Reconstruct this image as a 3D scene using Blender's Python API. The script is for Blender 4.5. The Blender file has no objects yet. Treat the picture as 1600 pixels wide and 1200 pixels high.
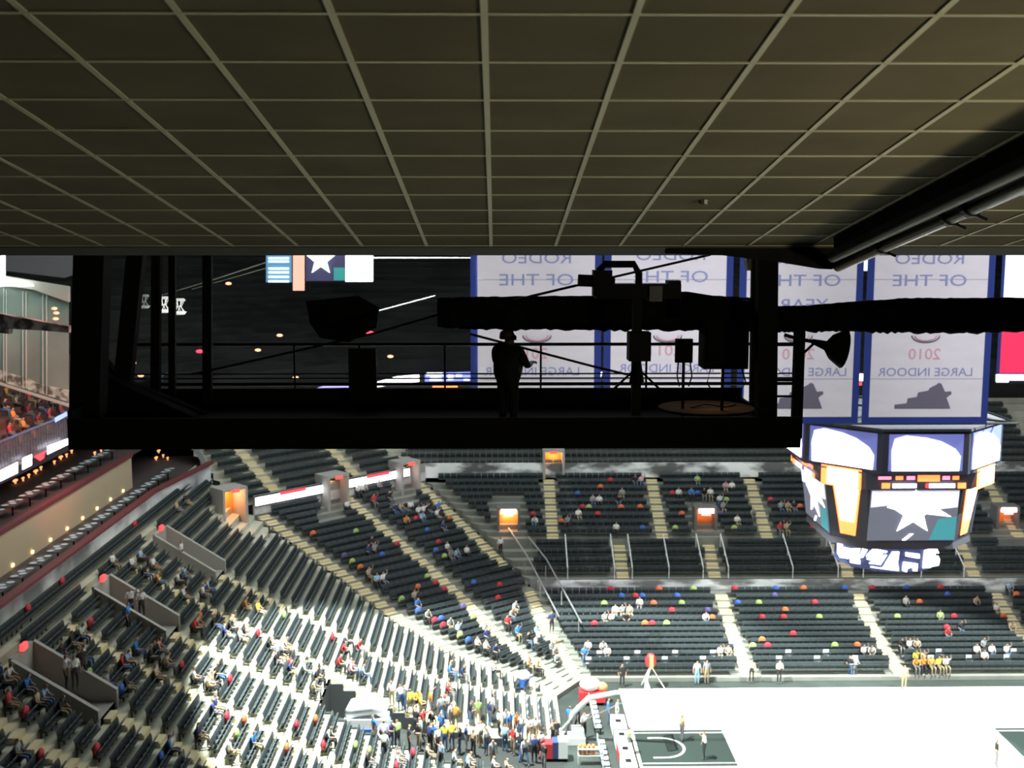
import bpy, bmesh, math, random
from mathutils import Vector, Matrix, Euler
R = math.radians
random.seed(7)
sc = bpy.context.scene
C = sc.collection

# ------------------------------------------------------------------ camera, world, exposure, big lights
F = 1750.0                       # focal length in pixels of the 1600 px frame
PITCH, YAW, CZ = 7.33, 0.818, 30.5
cam_d = bpy.data.cameras.new('camera'); cam_d.sensor_width = 36.0; cam_d.lens = F / 1600 * 36
cam_d.dof.use_dof = True; cam_d.dof.focus_distance = 11.0; cam_d.dof.aperture_fstop = 2.9
cam_d.clip_end = 500; cam_d.clip_start = 0.05
cam = bpy.data.objects.new('camera', cam_d); C.objects.link(cam)
cam.location = (0, 0, CZ); cam.rotation_euler = (R(90 - PITCH), 0, R(-YAW)); sc.camera = cam
CM = cam.rotation_euler.to_matrix(); CMI = CM.transposed()

w = bpy.data.worlds.new('arena_dark'); sc.world = w; w.use_nodes = True
w.node_tree.nodes['Background'].inputs[0].default_value = (0.5, 0.55, 0.7, 1)
w.node_tree.nodes['Background'].inputs[1].default_value = 0.010
sc.view_settings.view_transform = 'Standard'; sc.view_settings.look = 'None'
sc.view_settings.gamma = 1.0; sc.view_settings.exposure = 0.0
sc.view_settings.use_curve_mapping = False

def area(name, loc, target, sx, sy, power, col=(1, 1, 1), spread=180):
    l = bpy.data.lights.new(name, 'AREA'); l.shape = 'RECTANGLE'; l.size = sx; l.size_y = sy
    l.energy = power; l.color = col; l.spread = R(spread)
    o = bpy.data.objects.new(name, l); C.objects.link(o); o.location = loc
    o.rotation_euler = (Vector(target) - Vector(loc)).to_track_quat('-Z', 'Y').to_euler()
    return o
def spot(name, loc, target, power, ang, blend=0.6, col=(1, 1, 1), rad=0.4):
    l = bpy.data.lights.new(name, 'SPOT'); l.energy = power; l.spot_size = R(ang); l.spot_blend = blend
    l.color = col; l.shadow_soft_size = rad
    o = bpy.data.objects.new(name, l); C.objects.link(o); o.location = loc
    o.rotation_euler = (Vector(target) - Vector(loc)).to_track_quat('-Z', 'Y').to_euler()
    return o
def point(name, loc, power, col=(1, 1, 1), rad=0.1):
    l = bpy.data.lights.new(name, 'POINT'); l.energy = power; l.color = col; l.shadow_soft_size = rad
    o = bpy.data.objects.new(name, l); C.objects.link(o); o.location = loc
    return o
# the arena's rigs high over the bowl
area('roof_rig_light', (12, 76, 41), (12, 76, 0), 70, 40, 17000, (0.86, 1.0, 0.97))
for i, (lx, ly, tx, ty, pw) in enumerate([(14, 74, 14, 64, 16000), (32, 74, 32, 64, 16000)]):
    spot('court_flood_light', (lx, ly, 34), (tx, ty, 0), pw, 62, 0.55, (0.93, 1.0, 0.94))
spot('bowl_flood_light', (-8, 57.75, 42), (3.5, 60.0, 0), 360000, 59, 0.12, (0.88, 1.0, 0.95), 0.1)
spot('bowl_flood_light', (46, 57.75, 42), (26, 60, 0), 300000, 60, 0.16, (0.88, 1.0, 0.95), 0.1)
for bx in (2, 18, 34):  # added fill spots, no part of the rigs, to brighten the banners' near side
    spot('banner_fill_light', (bx, 24, 41), (bx, 57.5, 26), 28000, 50, 1.0, (0.96, 0.92, 1.0))
# wall lamp of the top concourse, right of and behind the seats, under the low ceiling
area('concourse_wall_lamp', (7.0, 3.5, CZ - 1.4), (4.6, 5.5, CZ + 1.6), 1.2, 0.5, 175, (1.0, 0.92, 0.60), 130)
area('concourse_wall_lamp', (3.5, -3.0, CZ - 0.5), (1.0, 4, CZ + 1.3), 2.0, 0.5, 4, (1.0, 0.92, 0.60))

def sub(o, part):
    o.parent = part; o.location = Vector(o.location) - Vector(part.location); return o
# ------------------------------------------------------------------ pixel <-> place
def ray(px, py):
    return CM @ Vector(((px - 800) / F, -(py - 600) / F, -1.0))
def P(px, py, Y=None, z=None, X=None):
    d = ray(px, py)
    if Y is not None: t = Y / d.y
    elif z is not None: t = (z - CZ) / d.z
    else: t = X / d.x
    return Vector((0, 0, CZ)) + d * t
def proj(p):
    q = CMI @ (Vector(p) - Vector((0, 0, CZ)))
    if q.z > -0.1: return (-999, -999, 1)
    return (800 + F * q.x / -q.z, 600 - F * q.y / -q.z, -q.z)

# ------------------------------------------------------------------ materials
MATS = {}
def mat(name, col, rough=0.7, metal=0.0, emit=0.0, ecol=None, noise=None, spec=0.5, alpha=1.0, trans=0.0):
    if name in MATS: return MATS[name]
    m = bpy.data.materials.new(name); m.use_nodes = True; nt = m.node_tree
    b = nt.nodes['Principled BSDF']
    b.inputs['Base Color'].default_value = (*col, 1); b.inputs['Roughness'].default_value = rough
    b.inputs['Metallic'].default_value = metal; b.inputs['Specular IOR Level'].default_value = spec
    if alpha < 1: b.inputs['Alpha'].default_value = alpha
    if emit:
        b.inputs['Emission Color'].default_value = (*(ecol or col), 1); b.inputs['Emission Strength'].default_value = emit
    if noise:
        scale, amt, sx, sy, sz = noise
        tc = nt.nodes.new('ShaderNodeTexCoord'); mp = nt.nodes.new('ShaderNodeMapping'); mp.inputs['Scale'].default_value = (sx, sy, sz)
        n = nt.nodes.new('ShaderNodeTexNoise'); n.inputs['Scale'].default_value = scale; n.inputs['Detail'].default_value = 4
        r = nt.nodes.new('ShaderNodeValToRGB')
        r.color_ramp.elements[0].position = 0.35 if amt < .5 else .43; r.color_ramp.elements[1].position = 0.68 if amt < .5 else .57
        r.color_ramp.elements[0].color = (*[c * (1 - amt) for c in col], 1)
        r.color_ramp.elements[1].color = (*[min(1, c * (1 + amt)) for c in col], 1)
        nt.links.new(tc.outputs['Object'], mp.inputs[0]); nt.links.new(mp.outputs[0], n.inputs['Vector'])
        nt.links.new(n.outputs['Fac'], r.inputs[0]); nt.links.new(r.outputs[0], b.inputs['Base Color'])
    MATS[name] = m; return m
BLACK = mat('matt_black', (0.016, 0.015, 0.014), 0.85, spec=0.1)
BLACKM = mat('black_metal', (0.008, 0.008, 0.009), 0.5, spec=0.1)
GLOSSB = mat('glossy_black_pipe', (0.008, 0.008, 0.011), 0.30, spec=0.12)
DRAPE = mat('black_drape', (0.012, 0.012, 0.012), 0.95, noise=(3, .4, 1, 1, 1), spec=0.05)
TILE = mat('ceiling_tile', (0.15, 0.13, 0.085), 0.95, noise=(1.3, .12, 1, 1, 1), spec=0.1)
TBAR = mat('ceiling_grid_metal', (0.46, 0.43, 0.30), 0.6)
CONC = mat('concrete', (0.46, 0.44, 0.36), 0.8, noise=(0.8, .10, 1, 1, 1))
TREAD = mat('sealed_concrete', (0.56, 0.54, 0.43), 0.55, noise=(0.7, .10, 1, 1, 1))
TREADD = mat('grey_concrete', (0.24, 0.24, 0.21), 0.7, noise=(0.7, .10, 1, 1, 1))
STEP = mat('pale_step', (0.74, 0.62, 0.38), 0.6)
GREYW = mat('grey_wall', (0.33, 0.32, 0.29), 0.8, noise=(0.6, .08, 1, 1, 1))
SEATM = mat('charcoal_plastic', (0.044, 0.054, 0.058), 0.42, spec=0.5)
SEATP = mat('charcoal_fabric', (0.056, 0.068, 0.071), 0.6)
ADW = mat('silver_advertising_band', (0.68, 0.68, 0.68), 0.6, noise=(0.55, .80, .55, 1, 1.4))
MAROON = mat('maroon_ledge', (0.16, 0.035, 0.04), 0.6)
BEIGE = mat('beige_panel', (0.56, 0.44, 0.30), 0.8)
WHITE = mat('white_cloth', (0.85, 0.85, 0.85), 0.8)
DARKSH = mat('dark_shell', (0.009, 0.008, 0.0085), 0.9, noise=(0.12, .5, 1, 1, 3))
SKINM = mat('skin', (0.50, 0.29, 0.19), 0.6); HAIRM = mat('dark_hair', (0.03, 0.02, 0.015), 0.7); SHOE = mat('shoe', (0.08, 0.08, 0.09), 0.6)
BLUEB = mat('blue_border', (0.015, 0.04, 0.24), 0.8)
BANW = mat('banner_white', (0.80, 0.79, 0.82), 0.8, noise=(0.6, .03, 1, 1, 3))
BANT = mat('banner_text_blue', (0.30, 0.34, 0.58), 0.8); BANR = mat('banner_text_red', (0.72, 0.42, 0.46), 0.8)
BANG = mat('banner_emblem_grey', (0.16, 0.15, 0.20), 0.8)
GLASS = mat('grey_glass', (0.30, 0.36, 0.35), 0.25, alpha=0.55)
RAILM = mat('brushed_rail', (0.55, 0.56, 0.56), 0.4, metal=0.7)
ORANGEW = mat('orange_wall', (0.85, 0.30, 0.06), 0.7)

# ------------------------------------------------------------------ mesh builder
class MB:
    def __init__(s): s.v, s.f, s.m = [], [], []
    def add(s, vs, fs, mi=0):
        b = len(s.v); s.v += [tuple(v) for v in vs]
        for f in fs: s.f.append(tuple(b + i for i in f)); s.m.append(mi)
    def box(s, x0, x1, y0, y1, z0, z1, mi=0, M=None):
        vs = [Vector((x, y, z)) for z in (z0, z1) for y in (y0, y1) for x in (x0, x1)]
        if M: vs = [M @ v for v in vs]
        s.add(vs, [(0, 2, 3, 1), (4, 5, 7, 6), (0, 1, 5, 4), (2, 6, 7, 3), (0, 4, 6, 2), (1, 3, 7, 5)], mi)
    def quad(s, a, b, c, d, mi=0): s.add([a, b, c, d], [(0, 1, 2, 3)], mi)
    def prism(s, pts, off, mi=0):
        n = len(pts); off = Vector(off); a = [Vector(p) for p in pts]; b = [p + off for p in a]
        fs = [tuple(range(n))[::-1], tuple(range(n, 2 * n))] + [(i, (i + 1) % n, n + (i + 1) % n, n + i) for i in range(n)]
        s.add(a + b, fs, mi)
    def tube(s, pts, r, n=8, mi=0, cap=True):
        pts = [Vector(p) for p in pts]; rs = r if isinstance(r, (list, tuple)) else [r] * len(pts)
        base = len(s.v)
        for i, p in enumerate(pts):
            d = (pts[min(i + 1, len(pts) - 1)] - pts[max(i - 1, 0)]).normalized()
            u = d.cross(Vector((0, 0, 1)) if abs(d.z) < .95 else Vector((1, 0, 0))).normalized(); v = d.cross(u)
            for k in range(n):
                a = 2 * math.pi * k / n; s.v.append(tuple(p + (u * math.cos(a) + v * math.sin(a)) * rs[i]))
        for i in range(len(pts) - 1):
            for k in range(n):
                s.f.append((base + i * n + k, base + i * n + (k + 1) % n, base + (i + 1) * n + (k + 1) % n, base + (i + 1) * n + k)); s.m.append(mi)
        if cap:
            s.f.append(tuple(base + k for k in range(n))[::-1]); s.m.append(mi)
            e = base + (len(pts) - 1) * n; s.f.append(tuple(e + k for k in range(n))); s.m.append(mi)
    def ball(s, c, r, mi=0, nu=10, nv=6, sc_=(1, 1, 1)):
        pts = []; c = Vector(c)
        vs = [c + Vector((0, 0, r * sc_[2]))]
        for j in range(1, nv):
            for i in range(nu):
                a, b = 2 * math.pi * i / nu, math.pi * j / nv
                vs.append(c + Vector((r * sc_[0] * math.sin(b) * math.cos(a), r * sc_[1] * math.sin(b) * math.sin(a), r * sc_[2] * math.cos(b))))
        vs.append(c - Vector((0, 0, r * sc_[2])))
        fs = [(0, 1 + i, 1 + (i + 1) % nu) for i in range(nu)]
        for j in range(nv - 2):
            for i in range(nu):
                a = 1 + j * nu; fs.append((a + i, a + nu + i, a + nu + (i + 1) % nu, a + (i + 1) % nu))
        l = len(vs) - 1; a = 1 + (nv - 2) * nu
        fs += [(l, a + (i + 1) % nu, a + i) for i in range(nu)]
        s.add(vs, fs, mi)
    def mesh(s, name, mats):
        me = bpy.data.meshes.new(name); me.from_pydata(s.v, [], s.f)
        for m in (mats if isinstance(mats, (list, tuple)) else [mats]): me.materials.append(m)
        if any(s.m): me.polygons.foreach_set('material_index', s.m)
        me.update(); return me
    def build(s, name, mats, parent=None, loc=None, rz=0, smooth=False):
        me = s.mesh(name, mats)
        if smooth: me.polygons.foreach_set('use_smooth', [True] * len(me.polygons))
        return link(name, me, parent, loc, rz)
def link(name, me, parent=None, loc=None, rz=0):
    o = bpy.data.objects.new(name, me); C.objects.link(o)
    if parent: o.parent = parent
    if loc is not None: o.location = loc
    if rz: o.rotation_euler.z = rz
    return o
def tag(o, label=None, cat=None, group=None, kind=None):
    if label: o['label'] = label
    if cat: o['category'] = cat
    if group: o['group'] = group
    if kind: o['kind'] = kind
    return o
def empty(name, loc=(0, 0, 0), rz=0, **k):
    o = link(name, None, None, loc, rz); o.empty_display_size = .2; tag(o, **k); return o
def struct(mb, name, mats, **k): return tag(mb.build(name, mats, **k), kind='structure')
def boxpart(name, m, parent, *b, M=None):
    q = MB(); q.box(*b, M=M); return q.build(name, m, parent)
def text_mesh(s, wd, ht, mirror=False, depth=0.02):
    cu = bpy.data.curves.new('lettering', 'FONT'); cu.body = s; cu.size = 1; cu.extrude = 0.01; cu.resolution_u = 3
    o = bpy.data.objects.new('tmp', cu); C.objects.link(o); bpy.context.view_layer.update()
    me = bpy.data.meshes.new_from_object(o.evaluated_get(bpy.context.evaluated_depsgraph_get()))
    bpy.data.objects.remove(o); bpy.data.curves.remove(cu)
    xs = [v.co.x for v in me.vertices]; ys = [v.co.y for v in me.vertices]
    cx, cy = (min(xs) + max(xs)) / 2, (min(ys) + max(ys)) / 2; W, H = max(xs) - min(xs), max(ys) - min(ys)
    for v in me.vertices:
        x = (v.co.x - cx) / W * wd * (-1 if mirror else 1); y = (v.co.y - cy) / H * ht
        v.co = (x, -v.co.z / 0.01 * depth / 2, y)            # stands up, faces -Y
    me.update(); return me

# ------------------------------------------------------------------ bowl profile
C10, C11 = Vector((4, 71.5)), Vector((-18.5, 84.0))          # crease of end stand and corner stand
C20, C21 = Vector((6, 74.5)), Vector((-6.2, 96.4))           # edge of corner stand and far stand
def c1(t): return C10.lerp(C11, t)
def c2(t):
    m = Vector((3.0, 85.2))
    return C20.lerp(m, t / .5) if t < .5 else m.lerp(C21, (t - .5) / .5)
def interp(tab, t):
    for (a, b), (c, d) in zip(tab, tab[1:]):
        if t <= c: return b + (d - b) * max(0, (t - a)) / (c - a)
    return tab[-1][1]
ZT = [(0, .3), (.3, 1.5), (.5, 3.3), (.67, 5.6), (1, 9.6), (1.22, 12.9), (1.3, 13.9)]
ZF = [(0, .3), (.3, 1.5), (.5, 3.2), (.52, 4.0), (.66, 5.5), (.67, 6.2), (1, 9.6)]
N = 31; NL = 38; NC = 36; NFR = 27
def T(i): return i / N
def TC(i): return i / NC
def TF(i): return i / NFR
def zt(i): return interp(ZT, T(i))
def zc(i): return interp(ZT, TC(i))
def zf(i):
    if i < 14: return interp(ZF, TF(i))
    if i < 18: return 4.0 + (i - 14) * .5
    return 6.3 + (i - 18) * .39
FARX = 60.0; NEARY = 37.0
TUN = (59.5, 63.4); TUNI = 19                                  # tunnel through the end stand
VOM = [70.0, 59.3, 49.0, 39.5]; VOMI = 30; VOME = 35                          # vomitories high in the end stand
FARV = [1.0, 17.3, 27.6, 42.4]                                 # doorways of the far stand

def strip(mb, a0, a1, b0, b1, z, znext, mi=0):
    """tread from front edge a0-a1 to back edge b0-b1 and riser up behind it"""
    mb.quad((a0.x, a0.y, z), (a1.x, a1.y, z), (b1.x, b1.y, z), (b0.x, b0.y, z), mi)
    mb.quad((b0.x, b0.y, z), (b1.x, b1.y, z), (b1.x, b1.y, znext), (b0.x, b0.y, znext), mi)
V2 = lambda x, y: Vector((x, y))
end = MB()
for i in range(NL):
    a, b = c1(T(i)), c1(T(i + 1)); z, zn = zt(i), zt(i + 1)
    cuts = [NEARY - 6]
    spans = []
    holes = []
    if i < TUNI: holes.append(TUN)
    if VOMI <= i < VOME: holes += [(v - 1.1, v + 1.1) for v in VOM]
    y = NEARY - 6
    for h0, h1 in sorted(holes): spans.append((y, h0)); y = h1
    spans.append((y, None))
    for y0, y1 in spans:
        if y1 is None: strip(end, V2(a.x, y0), a, V2(b.x, y0), b, z, zn)
        else: strip(end, V2(a.x, y0), V2(a.x, y1), V2(b.x, y0), V2(b.x, y1), z, zn)
    if i == 0: end.quad((a.x, y0, 0), (a.x, a.y, 0), (a.x, a.y, z), (a.x, y0, z)); end.quad((a.x, NEARY - 6, 0), (a.x, TUN[0], 0), (a.x, TUN[0], z), (a.x, NEARY - 6, z))
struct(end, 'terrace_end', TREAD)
cor = MB()
for i in range(NC):
    strip(cor, c1(TC(i)), c2(TC(i)), c1(TC(i + 1)), c2(TC(i + 1)), zc(i), zc(i + 1))
    # side face where the end stand is higher/lower is shared, none needed
cor.quad((*C10, 0), (*C20, 0), (*C20, .3), (*C10, .3))
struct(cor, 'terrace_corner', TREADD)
far = MB()
for i in range(NFR):
    a, b = c2(TF(i)), c2(TF(i + 1))
    strip(far, a, V2(FARX, a.y), b, V2(FARX, b.y), zf(i), zf(i + 1))
    d = interp(ZT, TF(i))
    far.quad((a.x, a.y, min(zf(i), d) - .05), (b.x, b.y, min(zf(i), d) - .05), (b.x, b.y, max(zf(i), d)), (a.x, a.y, max(zf(i), d)))
far.quad((*C20, 0), (FARX, C20.y, 0), (FARX, C20.y, .3), (*C20, .3))
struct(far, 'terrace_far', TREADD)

# floor and court
fl = MB(); fl.box(-30, 70, 20, 76, -.3, -.02); struct(fl, 'floor', mat('dark_floor', (0.045, 0.055, 0.05), 0.5, noise=(.5, .2, 1, 1, 1)))
BX, FY, KY = 8.4, 71.9, 64.3
court = empty('basketball_court', (22.7, KY, 0), label='bright maple basketball court with a black key, below the hanging scoreboard', cat='court')
MAPLE = mat('maple_floor', (0.88, 0.82, 0.70), 0.35, noise=(.6, .06, 1, 6, 1)); KEYB = mat('black_paint', (0.035, 0.05, 0.045), 0.4); LINE = mat('white_line', (0.9, 0.9, 0.9), 0.5)
cs = empty('tmp'); bpy.data.objects.remove(cs)
def cpart(mb, name, m): o = mb.build(name, m, court); o.location = (-22.7, -KY, 0); return o
q = MB(); q.box(BX - .05, 45.0, 55.2, 73.3, -.02, .012); cpart(q, 'wood_floor', MAPLE)
for k0 in (BX, 31.2):
    q = MB(); q.box(k0, k0 + 5.8, KY - 2.44, KY + 2.44, .012, .018); cpart(q, 'painted_key', KEYB)
q = MB()
for (x0, x1, y0, y1) in [(BX, BX + .12, 56.6, FY), (BX, 37.05, FY, FY + .1), (BX, BX + 5.8, KY + 2.0, KY + 2.1), (BX, BX + 5.8, KY - 2.1, KY - 2.0), (BX + 5.7, BX + 5.85, KY - 2.44, KY + 2.44), (31.2, 31.3, KY - 2.44, KY + 2.44), (31.2, 37, KY + 2.0, KY + 2.1)]:
    q.box(x0, x1, y0, y1, .018, .022)
for k in range(24):
    a0, a1 = R(-90 + 7.5 * k), R(-90 + 7.5 * (k + 1))
    g = lambda a, r: (BX + 1.6 + r * math.cos(a), KY + r * math.sin(a), .022)
    q.quad(g(a0, 1.25), g(a0, 1.4), g(a1, 1.4), g(a1, 1.25))
q.box(BX + .9, BX + 1.6, KY + 1.25, KY + 1.4, .018, .022); q.box(BX + .9, BX + 1.6, KY - 1.4, KY - 1.25, .018, .022)
cpart(q, 'court_lines', LINE)
for s, x, wdt, c_ in (('SP', 20.55, 2.3, (0.72, 0.70, 0.62)), ('URS', 24.0, 3.2, (0.85, 0.55, 0.40))):
    me = text_mesh(s, wdt, 1.5); 
    for v in me.vertices: v.co = (v.co.x, v.co.z, v.co.y)
    me.materials.append(mat('court_lettering_' + s.lower(), c_, .5)); o = link('centre_lettering', me, court); o.location = (x - 22.7, .1, .02)
st = MB()
st.prism([(3.9, TUN[0] + .02, -.2), (3.9, TUN[0] + .02, 0), (3, TUN[0] + .02, 0), (-10.3, TUN[0] + .02, 13.3 * .2), (-10.3, TUN[0] + .02, -.2)], (0, TUN[1] - TUN[0] - .04, 0)); struct(st, 'tunnel_floor', mat('grey_carpet', (0.035, 0.038, 0.035), .9))
# tunnel side walls following the rake
for yy, sgn in ((TUN[0], -1), (TUN[1], 1)):
    pts = [(4, yy, 0)] + [p for i in range(TUNI) for p in ((c1(T(i)).x, yy, zt(i) + .12), (c1(T(i + 1)).x, yy, zt(i) + .12))] + [(c1(T(TUNI)).x, yy, 0)]
    q = MB(); q.prism(pts, (0, .12 * sgn, 0)); struct(q, 'wall_tunnel', mat('tunnel_wall_black', (.05, .055, .055), .8))
xb = c1(T(TUNI)).x
q = MB(); q.box(xb - .15, xb, TUN[0], TUN[1], 0, zt(TUNI)); struct(q, 'wall_tunnel', mat('tunnel_back', (.05, .05, .05)))

# aisles with pale half steps ------------------------------------------------
AISLE_END = [(70.0, 0, VOMI), (49.0, 0, VOMI), (64.4, 0, NL - 3), (54.2, 0, NL - 3), (59.3, TUNI, VOMI), (44.2, 0, NL - 3), (39.5, 0, VOMI)]
AISLE_COR = [(0.03, 0, NC), (0.50, 0, NC), (.965, 0, 18), (.95, 21, NC)]
AISLE_FAR_LOW = [17.6, 28.3, 39.2]; AISLE_FAR_SUITE = [10.0, 17.3, 27.9, 38.0]; AISLE_FAR_UP = [4.6, 13.6, 22.2, 33.0, 43.0]
def stair(name, frames):
    """frames: list of (front point, outward dir, along dir, z, znext, depth)"""
    q = MB()
    for p, n, d, z, zn, dep in frames:
        h = zn - z
        for (u0, u1, hh) in ((0.0, dep * .5, .02), (dep * .5, dep + .02, h * .5 + .02)):
            M = Matrix(((d.x, n.x, 0, p.x), (d.y, n.y, 0, p.y), (0, 0, 1, z), (0, 0, 0, 1)))
            q.box(-.48, .48, u0 + .02, u1, 0.0, hh, M=M)
    struct(q, name, STEP)
for (yc, i0, i1) in AISLE_END:
    stair('aisle_end', [(V2(c1(T(i)).x, yc), V2(-1, 0), V2(0, 1), zt(i), zt(i + 1), .725) for i in range(i0, i1)])
for (s, i0, i1) in AISLE_COR:
    fr = []
    for i in range(i0, i1):
        a, b = c1(TC(i)), c2(TC(i)); a2, b2 = c1(TC(i + 1)), c2(TC(i + 1))
        d = (b - a).normalized(); n = V2(-d.y, d.x); ss = s
        fr.append((a.lerp(b, ss), n, d, zc(i), zc(i + 1), (a2 - a).dot(n) * (1 - ss) + (b2 - b).dot(n) * ss))
    stair('aisle_corner', fr)
for xc in AISLE_FAR_LOW: stair('aisle_far', [(V2(xc, c2(TF(i)).y), V2(0, 1), V2(1, 0), zf(i), zf(i + 1), c2(TF(i + 1)).y - c2(TF(i)).y) for i in range(0, 13)])
for xc in AISLE_FAR_SUITE: stair('aisle_far', [(V2(xc, c2(TF(i)).y), V2(0, 1), V2(1, 0), zf(i), min(zf(i + 1), zf(i) + .5), c2(TF(i + 1)).y - c2(TF(i)).y) for i in range(14, 18)])
for xc in AISLE_FAR_UP: stair('aisle_far', [(V2(xc, c2(TF(i)).y), V2(0, 1), V2(1, 0), zf(i), zf(i + 1), c2(TF(i + 1)).y - c2(TF(i)).y) for i in range(18, 27)])

for s_up in (.16, .62):
    pu = C11.lerp(C21, s_up); nd = V2(-.7071, .7071)
    stair('aisle_upper', [(pu + nd * (.3 + i * .95), nd, V2(.7071, .7071), 10.4 + i * .5, 10.9 + i * .5, .95) for i in range(1, 9)])
# ------------------------------------------------------------------ walls, fascias, upper tiers
def wallseg(mb, a, b, z0, z1, th=.15, mi=0):
    a, b = Vector((a[0], a[1])), Vector((b[0], b[1])); d = (b - a).normalized(); n = V2(-d.y, d.x) * th
    mb.prism([(a.x, a.y, z0), (b.x, b.y, z0), (b.x, b.y, z1), (a.x, a.y, z1)], (n.x, n.y, 0), mi)
ZTOP = 11.1
q = MB(); wallseg(q, (C21.x, C21.y), (FARX, C21.y), 9.2, ZTOP, .2); struct(q, 'wall_far', ADW)
q = MB(); wallseg(q, C11, C21, 9.2, 10.35, .2); struct(q, 'wall_corner', mat('pale_advert', (.62, .6, .6), .6, noise=(.5, .35, 1, 1, 2)))
q = MB(); wallseg(q, C11, C21, 10.35, ZTOP, .14); struct(q, 'wall_corner', GREYW)
q = MB(); wallseg(q, (3.2, 85.3), (FARX, 85.3), 3.0, 3.95, .12); struct(q, 'wall_suite_front', mat('silver_suite_band', (.6, .6, .6), .35, noise=(.35, .6, 1, 1, 3)))
q = MB(); wallseg(q, (1.6, 89.0), (FARX, 89.0), 5.4, 6.3, .12); struct(q, 'wall_suite_back', mat('pale_suite_band', (.42, .41, .4), .5, noise=(.5, .4, 1, 1, 1)))
# upper rows behind the corner and far fascia
nc = V2(-.7071, .7071)
up = MB()
for i in range(10):
    o0, o1 = .3 + i * .95, .3 + (i + 1) * .95; z, zn = 10.4 + i * .5, 10.4 + (i + 1) * .5
    k = math.tan(R(22.5))
    pa0, pa1 = C11 + nc * o0 - V2(.7071, .7071) * 1.0, C11 + nc * o1 - V2(.7071, .7071) * 1.0
    pb0, pb1 = V2(C21.x - o0 * k, C21.y + o0), V2(C21.x - o1 * k, C21.y + o1)
    strip(up, pa0, pb0, pa1, pb1, z, zn); strip(up, pb0, V2(FARX, pb0.y), pb1, V2(FARX, pb1.y), z, zn)
struct(up, 'terrace_upper', CONC)
q = MB(); oo = 10.0; k = math.tan(R(22.5))
PA = C11 + nc * oo - V2(.7071, .7071) * 6; PB = V2(C21.x - oo * k, C21.y + oo)
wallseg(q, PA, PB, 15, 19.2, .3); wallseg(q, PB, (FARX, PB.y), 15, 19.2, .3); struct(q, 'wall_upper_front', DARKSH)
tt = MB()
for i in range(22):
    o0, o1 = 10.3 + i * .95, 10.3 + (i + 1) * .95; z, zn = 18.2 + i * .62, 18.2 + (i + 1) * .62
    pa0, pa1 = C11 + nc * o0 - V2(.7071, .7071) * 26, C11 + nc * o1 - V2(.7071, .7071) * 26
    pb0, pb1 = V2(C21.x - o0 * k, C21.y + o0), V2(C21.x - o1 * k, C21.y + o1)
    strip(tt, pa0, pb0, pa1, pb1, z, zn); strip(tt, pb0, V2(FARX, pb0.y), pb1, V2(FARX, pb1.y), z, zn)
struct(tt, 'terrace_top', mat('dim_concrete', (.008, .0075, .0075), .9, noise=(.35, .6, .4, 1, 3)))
q = MB(); q.box(-90, 80, 134, 134.5, 0, 52); struct(q, 'wall_far_shell', DARKSH)
q = MB(); q.box(-62, -61.5, 10, 134, 0, 52); struct(q, 'wall_left_shell', DARKSH)
q = MB(); q.box(-62, 80, 24, 134, 46, 46.5); struct(q, 'ceiling_arena', DARKSH)

# end stand fascia, suites and upper left deck
XL = c1(T(NL)).x; ZL = zt(NL)
yE = 84.5
q = MB(); wallseg(q, (XL, yE - 9.5), (XL, 20), ZL - 1.2, 13.45, .2); wallseg(q, (XL + 1.4, yE + .5), (XL, yE - 9.5), ZL - 1.2, 13.45, .2); struct(q, 'wall_end_fascia', mat('pale_advert_end', (.60, .60, .61), .6, noise=(.16, .55, 1, 1, 1.5)))
q = MB(); wallseg(q, (XL, yE - 9.5), (XL, 20), 13.45, 13.62, .5); wallseg(q, (XL + 1.4, yE + .5), (XL, yE - 9.5), 13.45, 13.62, .5); struct(q, 'trim_1', MAROON)
q = MB(); q.box(XL - 7, XL - .2, 20, 92, 12.5, 12.7); struct(q, 'floor_suites', mat('suite_carpet', (.07, .05, .05)))
q = MB(); q.box(XL - 12, XL - 2.9, 20, 92, 14.95, 15.1); struct(q, 'floor_upper_suites', mat('suite_carpet', (.07, .05, .05)))
YEL = mat('warm_lamp_glow', (1, .75, .35), emit=4.0, ecol=(1, .68, .25))
for (y0, y1) in ((56.6, 80.0), (30, 52.6)):
    q = MB(); q.box(XL - 3.0, XL - 2.8, y0, y1, 12.7, 14.95); struct(q, 'wall_suite', BEIGE)
    q = MB(); q.box(XL - 3.1, XL - 2.7, y0 - .1, y1 + .1, 14.95, 15.2); struct(q, 'trim_2', MAROON)
q = MB(); q.box(XL - 5.0, XL - 2.9, 52.6, 56.6, 12.7, 15.4); struct(q, 'wall_suite_bay', MAROON)
ylist = [y for y in [31 + 2.6 * k for k in range(20)] if not 52 < y < 57.4 and y < 80]
for n_, y in enumerate(ylist):
    q = MB(); q.ball((XL - 2.72, y, 12.98), .07); q.box(XL - 2.8, XL - 2.7, y - .06, y + .06, 12.85, 12.95)
    tag(q.build('wall_lamp', YEL), 'small warm lamp glowing low on the beige suite wall', 'lamp', 'small warm lamps along the beige suite wall')
CHINA = mat('table_white', (.62, .66, .68), .5)
pq = MB(); pq.tube([(0, 0, 0), (0, 0, .03)], [.10, .20], 10); PLATE = pq.mesh('plate', CHINA)
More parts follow.
